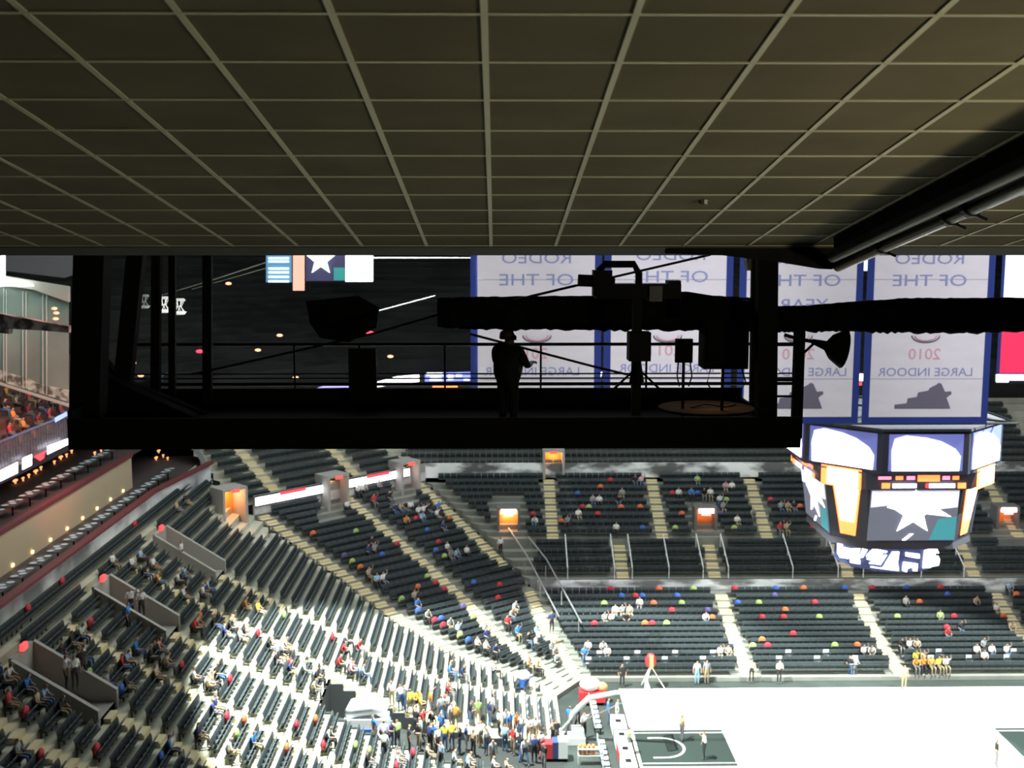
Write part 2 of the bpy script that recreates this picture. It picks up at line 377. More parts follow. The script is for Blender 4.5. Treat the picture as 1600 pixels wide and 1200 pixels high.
def table_row(x, z, y0, y1, grp, lab, zr):
    y = y0
    while y < y1:
        e = empty('dining_table', (x, y, z), label=lab, cat='table', group=grp)
        q = MB(); q.box(-.35, .35, -.9, .9, .72, .76); q.build('tabletop', mat('dark_tabletop', (.08, .09, .1), .4), e)
        q = MB(); q.tube([(0, 0, 0), (0, 0, .72)], .05, 6); q.build('leg', BLACKM, e)
        for k in range(4):
            o = link('plate', PLATE, None, (x + (.12 if k % 2 else -.12), y - .66 + k * .44, z + .762)); tag(o, 'pale plate on a table of the ' + grp[14:], 'plate', 'plates on the ' + grp[14:])
        y += 2.35
table_row(XL - .9, 12.7, 40, 84, 'tables on the lower suite terrace', 'laid table on the terrace behind the maroon ledge of the end stand', 0)
table_row(XL - 3.6, 15.1, 57.2, 80, 'tables on the upper suite terrace', 'laid table on the upper terrace above the beige suite wall', 0)
# ribbon board deck
XR = -27.5
q = MB(); q.box(XR - 8, XR - 7.8, 20, 100, 15.0, 17.0); struct(q, 'wall_ribbon_deck', mat('dark_deck_wall', (.05, .03, .03)))
q = MB(); q.box(XR - 7.8, XR + .25, 20, 100, 17.18, 17.85); struct(q, 'wall_ribbon_fascia', mat('grey_fascia', (.14, .14, .17), .6))
LEDW = mat('led_white', (1, 1, 1), emit=5.0, ecol=(.92, .90, 1)); LEDR = mat('led_red', (1, .05, .05), emit=2.2, ecol=(1, .04, .06)); LEDB = mat('led_blue', (.2, .3, 1), emit=1.8, ecol=(.22, .30, 1))
LEDP = mat('led_pink', (1, .3, .4), emit=2.2, ecol=(1, .22, .34)); LEDO = mat('led_orange', (1, .4, .1), emit=2.5, ecol=(1, .19, .05)); LEDX = mat('led_off', (.02, .02, .03), .3)
def xplane(px, py, X):
    return P(px, py, X=X)
rib = empty('ribbon_board', (XR + .25, 60, 20), label='long ribbon display with white and red letters along the left upper deck', cat='display')
q = MB(); q.box(XR + .25, XR + .30, 22, 96, 17.2, 17.75); o = q.build('panel', LEDX); o.parent = rib; o.location = (-XR - .25, -60, -20)
for (pa, pb, pt, pbm, m) in [((0, 30), 0, 0, 0, LEDW)]: pass
def led_on_x(pts, m, name):
    q = MB(); w_ = [xplane(x, y, XR + .30) for x, y in pts]; q.prism(w_, (.03, 0, 0)); o = q.build(name, m); o.parent = rib; o.location = (-XR - .25, -60, -20)
led_on_x([(0, 752), (0, 735), (27, 722), (27, 739)], LEDW, 'lettering'); led_on_x([(35, 734), (35, 716), (49, 710), (49, 727)], LEDW, 'lettering')
led_on_x([(53, 714), (70, 705), (68, 716), (62, 720)], LEDR, 'lettering'); led_on_x([(74, 710), (74, 697), (109, 684), (109, 693)], LEDW, 'lettering')
# railing in front of the left upper deck
rl = empty('deck_railing', (XR, 60, 17.85), label='glass and baluster railing above the ribbon display at far left', cat='railing')
q = MB(); q.box(-.05, .05, -40, 40, 1.5, 1.6); q.build('top_rail', mat('blue_lit_rail', (.25, .3, .55), .3, metal=.5), rl)
q = MB()
for k in range(200): q.box(-.02, .02, -40 + k * .4, -39.97 + k * .4, 0, 1.5)
o = q.build('baluster', mat('dim_baluster', (.16, .16, .19), .6), rl); o['kind'] = 'stuff'
q = MB(); q.box(-.01, .01, -40, 40, .05, 1.5); q.build('glass_panel', mat('dim_glass', (.10, .11, .14), .3, alpha=.5), rl)
q = MB(); w_ = [xplane(x, y, XR + .08) for x, y in [(85, 653), (104, 643), (104, 650), (86, 660)]]; q.prism(w_, (.03, 0, 0)); o = q.build('blue_light', LEDB); o.parent = rl; o.location = (-XR, -60, -17.85)
# crowded rows of the left upper deck
ul = MB()
for i in range(14):
    x0, x1 = XR - .3 - i * .9, XR - .3 - (i + 1) * .9
    strip(ul, V2(x0, 30), V2(x0, 100), V2(x1, 30), V2(x1, 100), 17.85 + i * .5, 18.35 + i * .5)
struct(ul, 'terrace_left_upper', mat('dim_red_concrete', (.10, .045, .04), .9))
# glass wall with mullions down the rake at far left
gw = empty('glass_partition', (-40, 66, 24), label='tall greenish glass wall with thin white mullions at the far left', cat='partition')
Yg = 70.0
def gp(pts, name, m, dy=.05, Y=Yg):
    q = MB(); q.prism([P(x, y, Y=Y) for x, y in pts], (0, dy, 0)); o = q.build(name, m, gw); o.location = (40, -66, -24); return o
GL2 = mat('greenish_glass', (.20, .26, .24), .3, noise=(.15, .35, 1, 1, 1))
gp([(-30, 588), (-30, 428), (107, 462), (107, 632)], 'glass', GL2)
for x, y0, y1 in ((5, 595, 450), (9, 597, 452), (35, 605, 455), (40, 607, 456), (66, 615, 459), (72, 617, 460)):
    gp([(x, y0), (x, y1), (x + 1.2, y1), (x + 1.2, y0)], 'mullion', mat('pale_mullion', (.55, .6, .58), .5), Y=Yg - .1)
gp([(-30, 588), (-30, 592), (107, 636), (107, 631)], 'bottom_rail', mat('pale_mullion', (.55, .6, .58), .5), Y=Yg - .1)
gp([(-20, 572), (-20, 590), (107, 628), (107, 610), (60, 600), (40, 590), (20, 585)], 'seat_backs_behind', mat('pale_seat_backs', (.34, .38, .34), .8, noise=(1.8, .7, 1, 1, 1)), Y=Yg - .06)
def slab(name, pts, Y, m, label, cat, dy=.4, group=None):
    q = MB(); q.prism([P(x, y, Y=Y) for x, y in pts], (0, dy, 0)); return tag(q.build(name, m), label, cat, group)
LAMP = mat('fluorescent_tube', (1, 1, 1), emit=6.0, ecol=(.93, 1, .92))
slab('strip_light', [(-20, 434), (10, 438), (48, 444), (50, 447), (10, 447), (-20, 449)], 69, LAMP, 'bright white strip light above the glass wall at the far left', 'light', .3)
slab('light_cove', [(-20, 425), (0, 430), (107, 448), (107, 472), (50, 452), (0, 446), (-20, 444)], 69.6, mat('grey_cove', (.32, .32, .29), .7), 'grey angled cove catching light above the glass wall', 'light cove', .3)
slab('light_batten', [(1, 398), (5, 398), (5, 436), (0, 436)], 68.5, LAMP, 'short upright light tube at the left picture edge', 'light', .3)
slab('roof_panel', [(-20, 396), (126, 396), (126, 425), (100, 434), (-20, 420)], 84, mat('grey_roof_panel', (.19, .18, .20), .8), 'dim grey roof panel above the left glass wall', 'panel', .4)
slab('roof_truss', [(-20, 487), (107, 510), (107, 520), (60, 516), (14, 514), (14, 522), (-20, 518)], 62, mat('mottled_truss', (.10, .095, .10), .8, noise=(1.2, .8, 1, 1, 1)), 'mottled dark truss crossing in front of the left glass wall', 'truss', .5)

# corner ribbon display
ddir = (C21 - C11).normalized()
def on_corner(s, out, z): p = C11.lerp(C21, s) - nc * out; return (p.x, p.y, z)
def sx(px):  # fraction along the corner fascia seen at pixel column px
    best = min(range(0, 401), key=lambda k: abs(proj(on_corner(k / 400, .2, 10.7))[0] - px)); return best / 400
for lab, a, b in (('left of the two white and red ribbon displays on the corner fascia', 397, 513), ('right of the two white and red ribbon displays, nearer the far stand', 539, 640)):
    s0, s1 = sx(a), sx(b); e = empty('ribbon_board', on_corner(s0, .2, 10.3), label=lab, cat='display')
    def cp(s_a, s_b, z0, z1, name, m, out=.22, th=.06):
        q = MB(); A, B = V2(*on_corner(s_a, out, 0)[:2]), V2(*on_corner(s_b, out, 0)[:2])
        wallseg(q, A, B, z0, z1, th); o = q.build(name, m, e); o.location = -Vector(on_corner(s0, .2, 10.3))
    cp(s0, s1, 10.25, 11.1, 'housing', LEDX, .16)
    cp(s0, s0 + (s1 - s0) * .32, 10.36, 10.98, 'white_panel', LEDW); cp(s0 + (s1 - s0) * .68, s1, 10.36, 10.98, 'white_panel', LEDW)
    cp(s0 + (s1 - s0) * .32, s0 + (s1 - s0) * .68, 10.36, 10.82, 'white_panel', LEDW); cp(s0 + (s1 - s0) * .32, s0 + (s1 - s0) * .68, 10.82, 11.05, 'red_panel', LEDR)

# doorways (vomitory portals)
SIGN = mat('exit_sign_glow', (1, .25, .3), emit=3.5, ecol=(1, .22, .28)); SIGNW = mat('lit_header', (1, .8, .8), emit=5, ecol=(1, .62, .62)); ESR = mat('exit_sign_red', (1, .05, .05), emit=1.6, ecol=(1, .07, .07))
PORTAL_GREY = mat('portal_grey', (.40, .38, .35), .8)
def portal(name, p, rz, wd, ht, dep, label, header=True, warm=12, m=None):
    e = empty(name, p, rz, label=label, cat='doorway')         # opening faces local -Y
    g = m or PORTAL_GREY
    q = MB(); q.box(-wd / 2 - .2, -wd / 2, 0, dep, 0, ht); q.box(wd / 2, wd / 2 + .2, 0, dep, 0, ht); q.box(-wd / 2 - .2, wd / 2 + .2, 0, dep, ht, ht + .18); su_ = q.build('surround', g, e)
    q = MB(); q.box(-wd / 2, wd / 2, dep - .1, dep, 0, ht); q.box(-wd / 2, -wd / 2 + .03, 0.1, dep, 0, ht); q.build('inner_wall', ORANGEW, e)
    q = MB(); q.box(-wd / 2, wd / 2, 0, dep, -.05, .02); q.build('threshold', CONC, e)
    if header:
        q = MB(); q.box(-wd * .42, wd * .42, -.1, .02, ht - .28, ht + .08); q.build('lit_sign', SIGNW, su_)
        q = MB(); q.box(-wd * .25, wd * .25, -.06, .04, ht - .5, ht - .30); q.build('red_sign', SIGN, su_)
    else:
        q = MB(); q.box(-.32, .32, -.1, .0, ht - .12, ht + .08); q.build('exit_sign', ESR, su_)
    l = point('doorway_lamp', (0, 0, 0), warm, (1, .62, .30), .15); l.parent = e; l.location = (0, dep * .55, ht - .4)
    return e
for x, lb, mm in ((FARV[0], 'lit orange doorway at the top of the corner stairs', None), (FARV[1], 'dark red doorway with white-lit header between two mid blocks', None), (FARV[2], 'doorway half hidden behind the left side of the hanging scoreboard', None), (FARV[3], 'doorway with glowing header at the right picture edge', None)):
    portal('doorway', (x, 90.0, 5.85), 0, 1.5, 2.6, 1.3, lb, True, 110 if x < 2 else 8, mat('portal_dark_grey', (.16, .155, .15), .8))
portal('doorway', (P(865, 745, Y=96.2).x, 96.1, 9.5), 0, 1.5, 2.6, 1.6, 'warm orange doorway in the silver band of the far stand', False, 70)
for px, lb, ww in ((374, 'glowing orange doorway left of the corner ribbon displays', 90), (520, 'grey doorway between the two corner ribbon displays', 14), (633, 'grey doorway at the right end of the corner ribbon displays', 14)):
    s = sx(px) if px > 400 else -.13; z0 = 7.9 if px < 400 else 8.9
    portal('doorway', on_corner(s, 1.0, z0) if px > 400 else (-19.2, 81.0, 9.4), R(45), 1.7, 11.6 - z0 if px > 400 else 2.8, 1.8, lb, False, ww)
# stub walls in the end stand
for n_, (yc, lb) in enumerate(zip(VOM, ('farthest grey stair opening in the end stand', 'grey stair opening in the upper middle of the end stand', 'grey stair opening near the left picture edge', 'nearest grey stair opening of the end stand'))):
    e = empty('stair_opening', (c1(T(VOMI)).x, yc, zt(VOMI)), label=lb, cat='doorway')
    x1 = c1(T(VOME)).x - c1(T(VOMI)).x; zz = zt(VOME) - zt(VOMI)
    for sg in (-1, 1):
        q = MB(); q.prism([(.1, sg * 1.1, -.6), (.1, sg * 1.1, .55), (x1, sg * 1.1, zz + .6), (x1, sg * 1.1, -.6)], (0, .25 * sg, 0)); q.build('side_wall', PORTAL_GREY, e)
    q = MB(); q.box(x1 - .2, x1, -1.1, 1.1, -.6, zz + .6); q.build('end_wall', PORTAL_GREY, e)
    q = MB(); q.box(x1, 0, -1.1, 1.1, -.7, -.02); q.build('landing', GREYW, e)
    q = MB(); q.box(x1 - .05, x1 + .12, -.25, .25, zz + .6, zz + .9); q.build('exit_sign', ESR, e)
    q = MB(); q.prism([(x1, -1.1, -.02), (x1 * .3, -1.1, -.02), (x1, -1.1, zz * .6)], (0, 2.2, 0)); q.build('ramp', GREYW, e)
# glass rake partition beyond the end stand
q = MB(); q.prism([P(x, y, Y=87.5) for x, y in ((300, 700), (308, 698), (352, 764), (346, 772))], (0, .3, 0)); tag(q.build('partition', mat('pale_screen', (.34, .34, .36), .4)), 'pale sloping screen between the end stand and the upper corner rows', 'partition')

# ------------------------------------------------------------------ seats
def seat_parts():
    bk = MB(); n = 4
    prof = [(.06, .40), (.035, .55), (.06, .74), (.10, .86)]
    for (a, b) in zip(prof, prof[1:]):
        bk.box(-.255, .255, 0, .04, 0, 1, M=Matrix(((1, 0, 0, 0), (0, 1, (b[0] - a[0]), a[0]), (0, 0, (b[1] - a[1]), a[1]), (0, 0, 0, 1))))
    sp = MB(); sp.box(-.24, .24, 0, .06, 0, 1, M=Matrix(((1, 0, 0, 0), (0, 1, -.20, -.03), (0, 0, .34, .40), (0, 0, 0, 1)))); sp.box(-.25, .25, -.24, .06, .36, .44)
    bs = MB(); bs.box(-.26, -.235, -.14, .08, .56, .60); bs.box(-.26, -.235, -.02, .06, .0, .57); bs.box(-.2, .2, .0, .05, .30, .40)
    return bk, sp, bs
bk, sp, bs = seat_parts()
cvm = MB(); cvm.ball((0, 0, .72), .30, sc_=(.92, .42, .95), nu=12, nv=7); coverM = cvm.mesh('cover', SEATM)
backM, seatMe, baseM = bk.mesh('backrest', SEATM), sp.mesh('seat', SEATP), bs.mesh('bracket', SEATM)
SEATS = []
def add_seat(sec, row, k, p, yaw, z):
    x, y, d = proj((p.x, p.y, z + .6)); SEATS.append(dict(sec=sec, row=row, k=k, p=(p.x, p.y, z), yaw=yaw, px=x, py=y, d=d, used=False))
PIT = .54
for i in range(NL - 1):                               # end stand: faces +X
    a = c1(T(i)); z = zt(i); x = a.x - .60; y = NEARY - 2; k = 0
    ymax = c1(T(i)).y - .6
    while y < ymax:
        ok = not (i < TUNI and TUN[0] - .45 < y < TUN[1] + .45)
        if VOMI - 1 <= i < VOME + 1 and any(abs(y - v) < 1.6 for v in VOM): ok = False
        if any(i0 <= i < i1 and abs(y - yc) < .74 for yc, i0, i1 in AISLE_END): ok = False
        if math.hypot(x + 18.9, y - 80.8) < 2.3: ok = False
        if ok: add_seat('end', i, k, V2(x, y), R(90), z)
        y += PIT; k += 1
for i in range(NC):
    a, b = c1(TC(i)), c2(TC(i)); d = (b - a); L = d.length; d.normalize(); n = V2(-d.y, d.x); s = 1.0; k = 0
    ang = math.atan2(n.y, n.x) - R(90)
    while s < L - .5:
        fr = s / L
        if all(not (i0 <= i < i1 and abs(fr - f) * L < .95) for f, i0, i1 in AISLE_COR) and not (i > NC - 5 and any(abs(proj((*(a + d * s + n * .5), zc(i)))[0] - pxx) < 22 for pxx in (374, 520, 633))):
            add_seat('corner', i, k, a + d * s + n * .52, ang, zc(i))
        s += PIT; k += 1
for i in range(NFR):
    a = c2(TF(i)); x = a.x + .7; k = 0; z = zf(i)
    if i in (13,): continue
    while x < 50:
        A = AISLE_FAR_LOW if i < 13 else AISLE_FAR_SUITE if i < 18 else AISLE_FAR_UP
        if all(abs(x - v) > .72 for v in A) and not (17 <= i < 23 and any(abs(x - v) < 1.3 for v in FARV)) and not (i > 13 and i < 24 and x < 2.6 and x > -.5) and not (14 <= i < 18 and x < 3.2):
            add_seat('far', i, k, V2(x, a.y + .52), 0, z)
        x += PIT; k += 1
# upper rows behind fascias
for i in range(9):
    o0 = .3 + i * .95 + .5; z = 10.4 + i * .5
    x = C21.x - o0 * k * 0; x = C21.x - 2; kk = 0
    while x < 48:
        add_seat('upper', i, kk, V2(x, C21.y + o0), 0, z); x += PIT; kk += 1
    p0 = C11 + nc * o0; L = (C21 - C11).length - 1; s = 0
    while s < L - o0 * .3:
        if min(abs(s - .16 * (L + 1)), abs(s - .62 * (L + 1))) > .8: add_seat('upper', i, kk, p0 + ddir * s, R(45), z)
        s += PIT; kk += 1

ORD = ['front', 'second', 'third', 'fourth', 'fifth', 'sixth', 'seventh', 'eighth', 'ninth', 'tenth', 'eleventh', 'twelfth', 'thirteenth', 'fourteenth', 'fifteenth', 'sixteenth', 'seventeenth', 'eighteenth', 'nineteenth', 'twentieth', 'twenty-first', 'twenty-second', 'twenty-third', 'twenty-fourth', 'twenty-fifth', 'twenty-sixth', 'twenty-seventh', 'twenty-eighth', 'twenty-ninth', 'thirtieth', 'thirty-first', 'thirty-second', 'thirty-third', 'thirty-fourth', 'thirty-fifth', 'thirty-sixth', 'thirty-seventh', 'thirty-eighth', 'thirty-ninth']
SECN = {'end': 'end stand', 'corner': 'corner stand', 'far': 'far stand', 'upper': 'upper rows of the far stand'}
def near_ref(s):
    x, y = s['p'][0], s['p'][1]
    if s['sec'] == 'end':
        refs = [(70, 'farthest aisle'), (61.5, 'the tunnel'), (54.2, 'middle aisle'), (49, 'nearer aisle'), (44.2, 'nearest aisle')]
        r = min(refs, key=lambda q: abs(q[0] - y)); return ('beyond ' if y > r[0] else 'short of ') + r[1]
    if s['sec'] == 'corner':
        i = s['row']; a, b = c1(TC(i)), c2(TC(i)); fr = (V2(x, y) - a).length / (b - a).length
        return 'left of stairs' if fr < .5 else 'right of stairs'
    if x < 8: return 'near corner stairs'
    r = min([(17.6, 'left stairs'), (28.3, 'middle stairs'), (39.2, 'right stairs')], key=lambda q: abs(q[0] - x))
    return ('left of ' if x < r[0] else 'right of ') + r[1]
LABCOUNT = {}
def uniq(base, s):
    return base
def nearest_seat(px, py, secs=None):
    c = [s for s in SEATS if not s['used'] and (secs is None or s['sec'] in secs)]
    s = min(c, key=lambda s: (s['px'] - px) ** 2 + ((s['py'] - py)) ** 2); s['used'] = True; return s
COLS = {'r': ('red', (.55, .03, .05)), 'o': ('orange', (.75, .16, .05)), 'b': ('blue', (.04, .12, .48)), 'g': ('lime green', (.36, .50, .14)), 'p': ('purple', (.11, .08, .25))}
CSEATS = '''r 958,751 o 942,762 b 906,773 r 910,797 g 916,796 o 975,797 r 937,808 o 1000,796 r 837,803 o 862,812 b 1006,828 g 1050,828 r 1046,772 o 1063,806 b 1085,783 g 1136,782 p 1126,806 g 1149,828 r 1203,781 o 1250,792 o 1270,770 r 1275,827
r 957,926 b 998,930 o 1032,926 g 1065,945 r 1022,977 o 1108,970 r 1000,936 b 972,935 g 948,945 o 1018,945 r 1046,954 g 1040,976 o 1007,977 r 927,978 b 1063,933 p 1100,952 g 1080,923 r 1150,921 b 1214,920 o 1254,920 g 1190,940 r 1275,939 o 1227,951 r 1222,962 b 1152,952 r 1192,972 g 1279,971 r 1234,994 g 1169,1007 o 1192,1005 r 1198,1015 p 1206,930 b 1330,920 r 1359,926 g 1403,967 o 1435,946 b 1411,923 r 1490,967 o 1575,964 o 1336,1012 g 1302,1012 r 1484,987 b 1484,935 o 1592,932 r 1470,915
o 445,857 o 483,848 r 480,879 g 554,829 g 545,891 b 598,875 o 543,906 r 623,839 r 689,851 b 672,869 g 693,878 o 653,923 r 683,917 r 700,907 b 737,913 r 776,917 g 681,897 p 726,934 g 605,957 b 652,958 r 672,970 r 686,980 b 689,965 g 753,967 r 775,941 b 718,1012 g 722,995 o 700,815 o 746,808 b 668,827 r 652,817 p 524,897
r 92,902 r 203,812 r 40,947 r 140,985 r 285,1043 r 257,1018 r 350,1125 g 378,1156 r 365,1070 r 79,1165 r 157,1172 r 501,1177 o 440,1173 r 451,1135 o 395,1127 o 488,1128 g 585,1178 r 636,1180 r 410,995 o 505,850 b 430,1020 g 545,1165 r 610,1195 r 460,1040 b 260,1190 o 315,970 g 445,965 r 520,1000 g 125,1070 r 20,1120 b 175,1100'''.split('\n')
NCOV = []
for line, sec in zip(CSEATS, (('far',), ('far',), ('corner',), ('end',))):
    toks = line.split()
    for c_, xy in zip(toks[::2], toks[1::2]):
        px, py = map(float, xy.split(',')); s = nearest_seat(px, py, sec)
        if (s['px'] - px) ** 2 + (s['py'] - py) ** 2 > 30 ** 2: s['used'] = False; continue
        nm, col = COLS[c_]
        lab = f"{nm} covered seat in {ORD[s['row']]} row of {SECN[s['sec']]}, {near_ref(s)}"
        NCOV.append(1); o = empty('stadium_seat', s['p'], s['yaw'], label=lab, cat='seat', group=lab.replace('covered seat', 'covered seats'))
        m1 = mat('seat_cover_' + nm, col, .6)
        for nme, me, wrap in (('backrest', backM, False), ('seat', seatMe, False), ('cover', coverM, True)):
            ch = link(nme, me, o)
            if wrap: ch.material_slots[0].link = 'OBJECT'; ch.material_slots[0].material = m1

# ------------------------------------------------------------------ people
def figure(name, J, E, root='pelvis', sub=1):
    """J: name -> (x,y,z,r); E: (a,b,matindex)  -> one continuous skinned mesh, material index by nearest bone"""
    names = list(J); me = bpy.data.meshes.new(name); me.from_pydata([J[n][:3] for n in names], [(names.index(a), names.index(b)) for a, b, _ in E], [])
    o = bpy.data.objects.new(name, me); C.objects.link(o)
    o.modifiers.new('skin', 'SKIN'); o.modifiers[0].use_smooth_shade = True
    if not me.skin_vertices: 
        bpy.context.view_layer.objects.active = o
    sv = me.skin_vertices[0].data
    for i, n in enumerate(names): r = J[n][3]; sv[i].radius = (r, r) if not isinstance(r, tuple) else r; sv[i].use_root = (n == root)
    ms = o.modifiers.new('sub', 'SUBSURF'); ms.levels = sub; ms.render_levels = sub
    bpy.context.view_layer.update()
    m2 = bpy.data.meshes.new_from_object(o.evaluated_get(bpy.context.evaluated_depsgraph_get()))
    bpy.data.objects.remove(o)
    segs = [(Vector(J[a][:3]), Vector(J[b][:3]), mi) for a, b, mi in E]
    idx = []
    for p in m2.polygons:
        c_ = p.center; best = (9, 0)
        for a, b, mi in segs:
            ab = b - a; t = max(0, min(1, (c_ - a).dot(ab) / max(1e-9, ab.length_squared))); dd = (c_ - a - ab * t).length
            if dd < best[0]: best = (dd, mi)
        mi = best[1]
        if mi == 0 and 'head' in J:
            h = Vector(J['head'][:3])
            if (c_ - h).length < .2 and (c_.z > h.z + .05 or (c_.y > h.y + .03 and c_.z > h.z - .06)): mi = 3
        idx.append(mi)
    m2.materials.clear()
    for m in (SKINM, WHITE, SEATM, HAIRM, SHOE): m2.materials.append(m)
    m2.polygons.foreach_set('material_index', idx); m2.polygons.foreach_set('use_smooth', [True] * len(idx)); m2.name = name
    return m2
BODY_E = [('pelvis', 'waist', 2), ('waist', 'chest', 1), ('chest', 'neck', 1), ('neck', 'head', 0), ('head', 'crown', 0), ('head', 'nose', 0)]
for sd in 'lr': BODY_E += [('pelvis', 'hip' + sd, 2), ('hip' + sd, 'knee' + sd, 2), ('knee' + sd, 'ankle' + sd, 2), ('ankle' + sd, 'toe' + sd, 4), ('chest', 'sh' + sd, 1), ('sh' + sd, 'elb' + sd, 1), ('elb' + sd, 'wr' + sd, 0), ('wr' + sd, 'hand' + sd, 0)]
def stand_j(arm=0, stride=0.0, lean=0.0):
    J = dict(pelvis=(0, 0, .95, .14), waist=(0, .01, 1.10, .13), chest=(0, -lean * .6, 1.35, .15), neck=(0, -lean, 1.50, .055), head=(0, -.02 - lean, 1.62, .095), crown=(0, -.01 - lean, 1.70, .07), nose=(0, -.115 - lean, 1.61, .018))
    for sd, sg in (('l', -1), ('r', 1)):
        st_ = stride * sg
        J['hip' + sd] = (.095 * sg, 0, .88, .095); J['knee' + sd] = (.11 * sg, -.03 - st_ * .5, .48, .062); J['ankle' + sd] = (.11 * sg, .02 - st_, .09, .045); J['toe' + sd] = (.12 * sg, -.13 - st_, .04, .038)
        J['sh' + sd] = (.19 * sg, .0 - lean * .8, 1.41, .062)
        if arm == 1 and sg == 1: J['elb' + sd] = (.26, -.20, 1.50, .042); J['wr' + sd] = (.22, -.36, 1.66, .028); J['hand' + sd] = (.2, -.42, 1.74, .03)
        elif arm == 2: J['elb' + sd] = (.25 * sg, -.08, 1.13, .042); J['wr' + sd] = (.14 * sg, -.30, 1.15, .028); J['hand' + sd] = (.08 * sg, -.38, 1.18, .03)
        else: J['elb' + sd] = (.26 * sg, .02 + st_ * .3, 1.12, .042); J['wr' + sd] = (.27 * sg, -.04 + st_ * .5, .88, .028); J['hand' + sd] = (.27 * sg, -.06 + st_ * .6, .78, .03)
    return J
def sit_j(lean=0.0, arm=0):
    J = dict(pelvis=(0, .02, .58, .15), waist=(0, .03, .70, .14), chest=(0, .05 - lean, .95, .15), neck=(0, .04 - lean * 1.5, 1.10, .055), head=(0, .0 - lean * 1.6, 1.22, .095), crown=(0, .0 - lean * 1.6, 1.30, .07), nose=(0, -.10 - lean * 1.6, 1.21, .018))
    for sd, sg in (('l', -1), ('r', 1)):
        J['hip' + sd] = (.10 * sg, -.02, .56, .10); J['knee' + sd] = (.13 * sg, -.44, .56, .065); J['ankle' + sd] = (.12 * sg, -.42, .10, .045); J['toe' + sd] = (.12 * sg, -.56, .05, .038)
        J['sh' + sd] = (.19 * sg, .03 - lean, 1.02, .062); J['elb' + sd] = (.25 * sg, -.05 - lean, .77, .042); J['wr' + sd] = (.13 * sg, -.27 - lean, .72, .028); J['hand' + sd] = (.08 * sg, -.34 - lean, .74, .03)
        if arm and sg == 1: J['elb' + sd] = (.27, -.15, 1.15, .042); J['wr' + sd] = (.2, -.2, 1.38, .028); J['hand' + sd] = (.17, -.22, 1.46, .03)
    return J
STANDS = [figure('standing_person', stand_j(a, s, l), BODY_E) for a, s, l in ((0, 0, 0), (1, .05, 0), (2, 0, .04), (0, .22, .03))]
SITS = [figure('seated_person', sit_j(l, a), BODY_E) for l, a in ((0, 0), (.12, 0), (.02, 1))]
SHIRTS = {'w': ('white', (.75, .75, .76)), 'k': ('black', (.02, .02, .025)), 'n': ('navy', (.03, .05, .16)), 'b': ('blue', (.05, .22, .65)), 'r': ('red', (.55, .04, .05)), 'y': ('yellow', (.80, .65, .08)), 'o': ('orange', (.75, .30, .05)), 'g': ('grey', (.30, .31, .32)), 'p': ('pink', (.75, .42, .55)), 'l': ('light blue', (.35, .55, .75)), 'e': ('green', (.35, .55, .18)), 'u': ('purple', (.18, .10, .45)), 't': ('tan', (.50, .38, .26))}
PANTS = [('jeans', (.08, .15, .30)), ('dark trousers', (.025, .025, .03)), ('khaki trousers', (.35, .28, .18)), ('grey trousers', (.2, .2, .22))]
def person(me, loc, yaw, shirt, label, group=None, pants=None):
    o = link('person', me, None, loc, yaw); tag(o, label, 'person', group)
    sl = o.material_slots[1]; sl.link = 'OBJECT'; n, c_ = SHIRTS[shirt]; sl.material = mat('shirt_' + n.replace(' ', '_'), c_, .8)
    pn, pc = pants or random.choice(PANTS); sl = o.material_slots[2]; sl.link = 'OBJECT'; sl.material = mat('trousers_' + pn.replace(' ', '_'), pc, .8)
    if random.random() < .35: sl = o.material_slots[3]; sl.link = 'OBJECT'; sl.material = mat('brown_hair', (.12, .06, .03), .7)
    return o
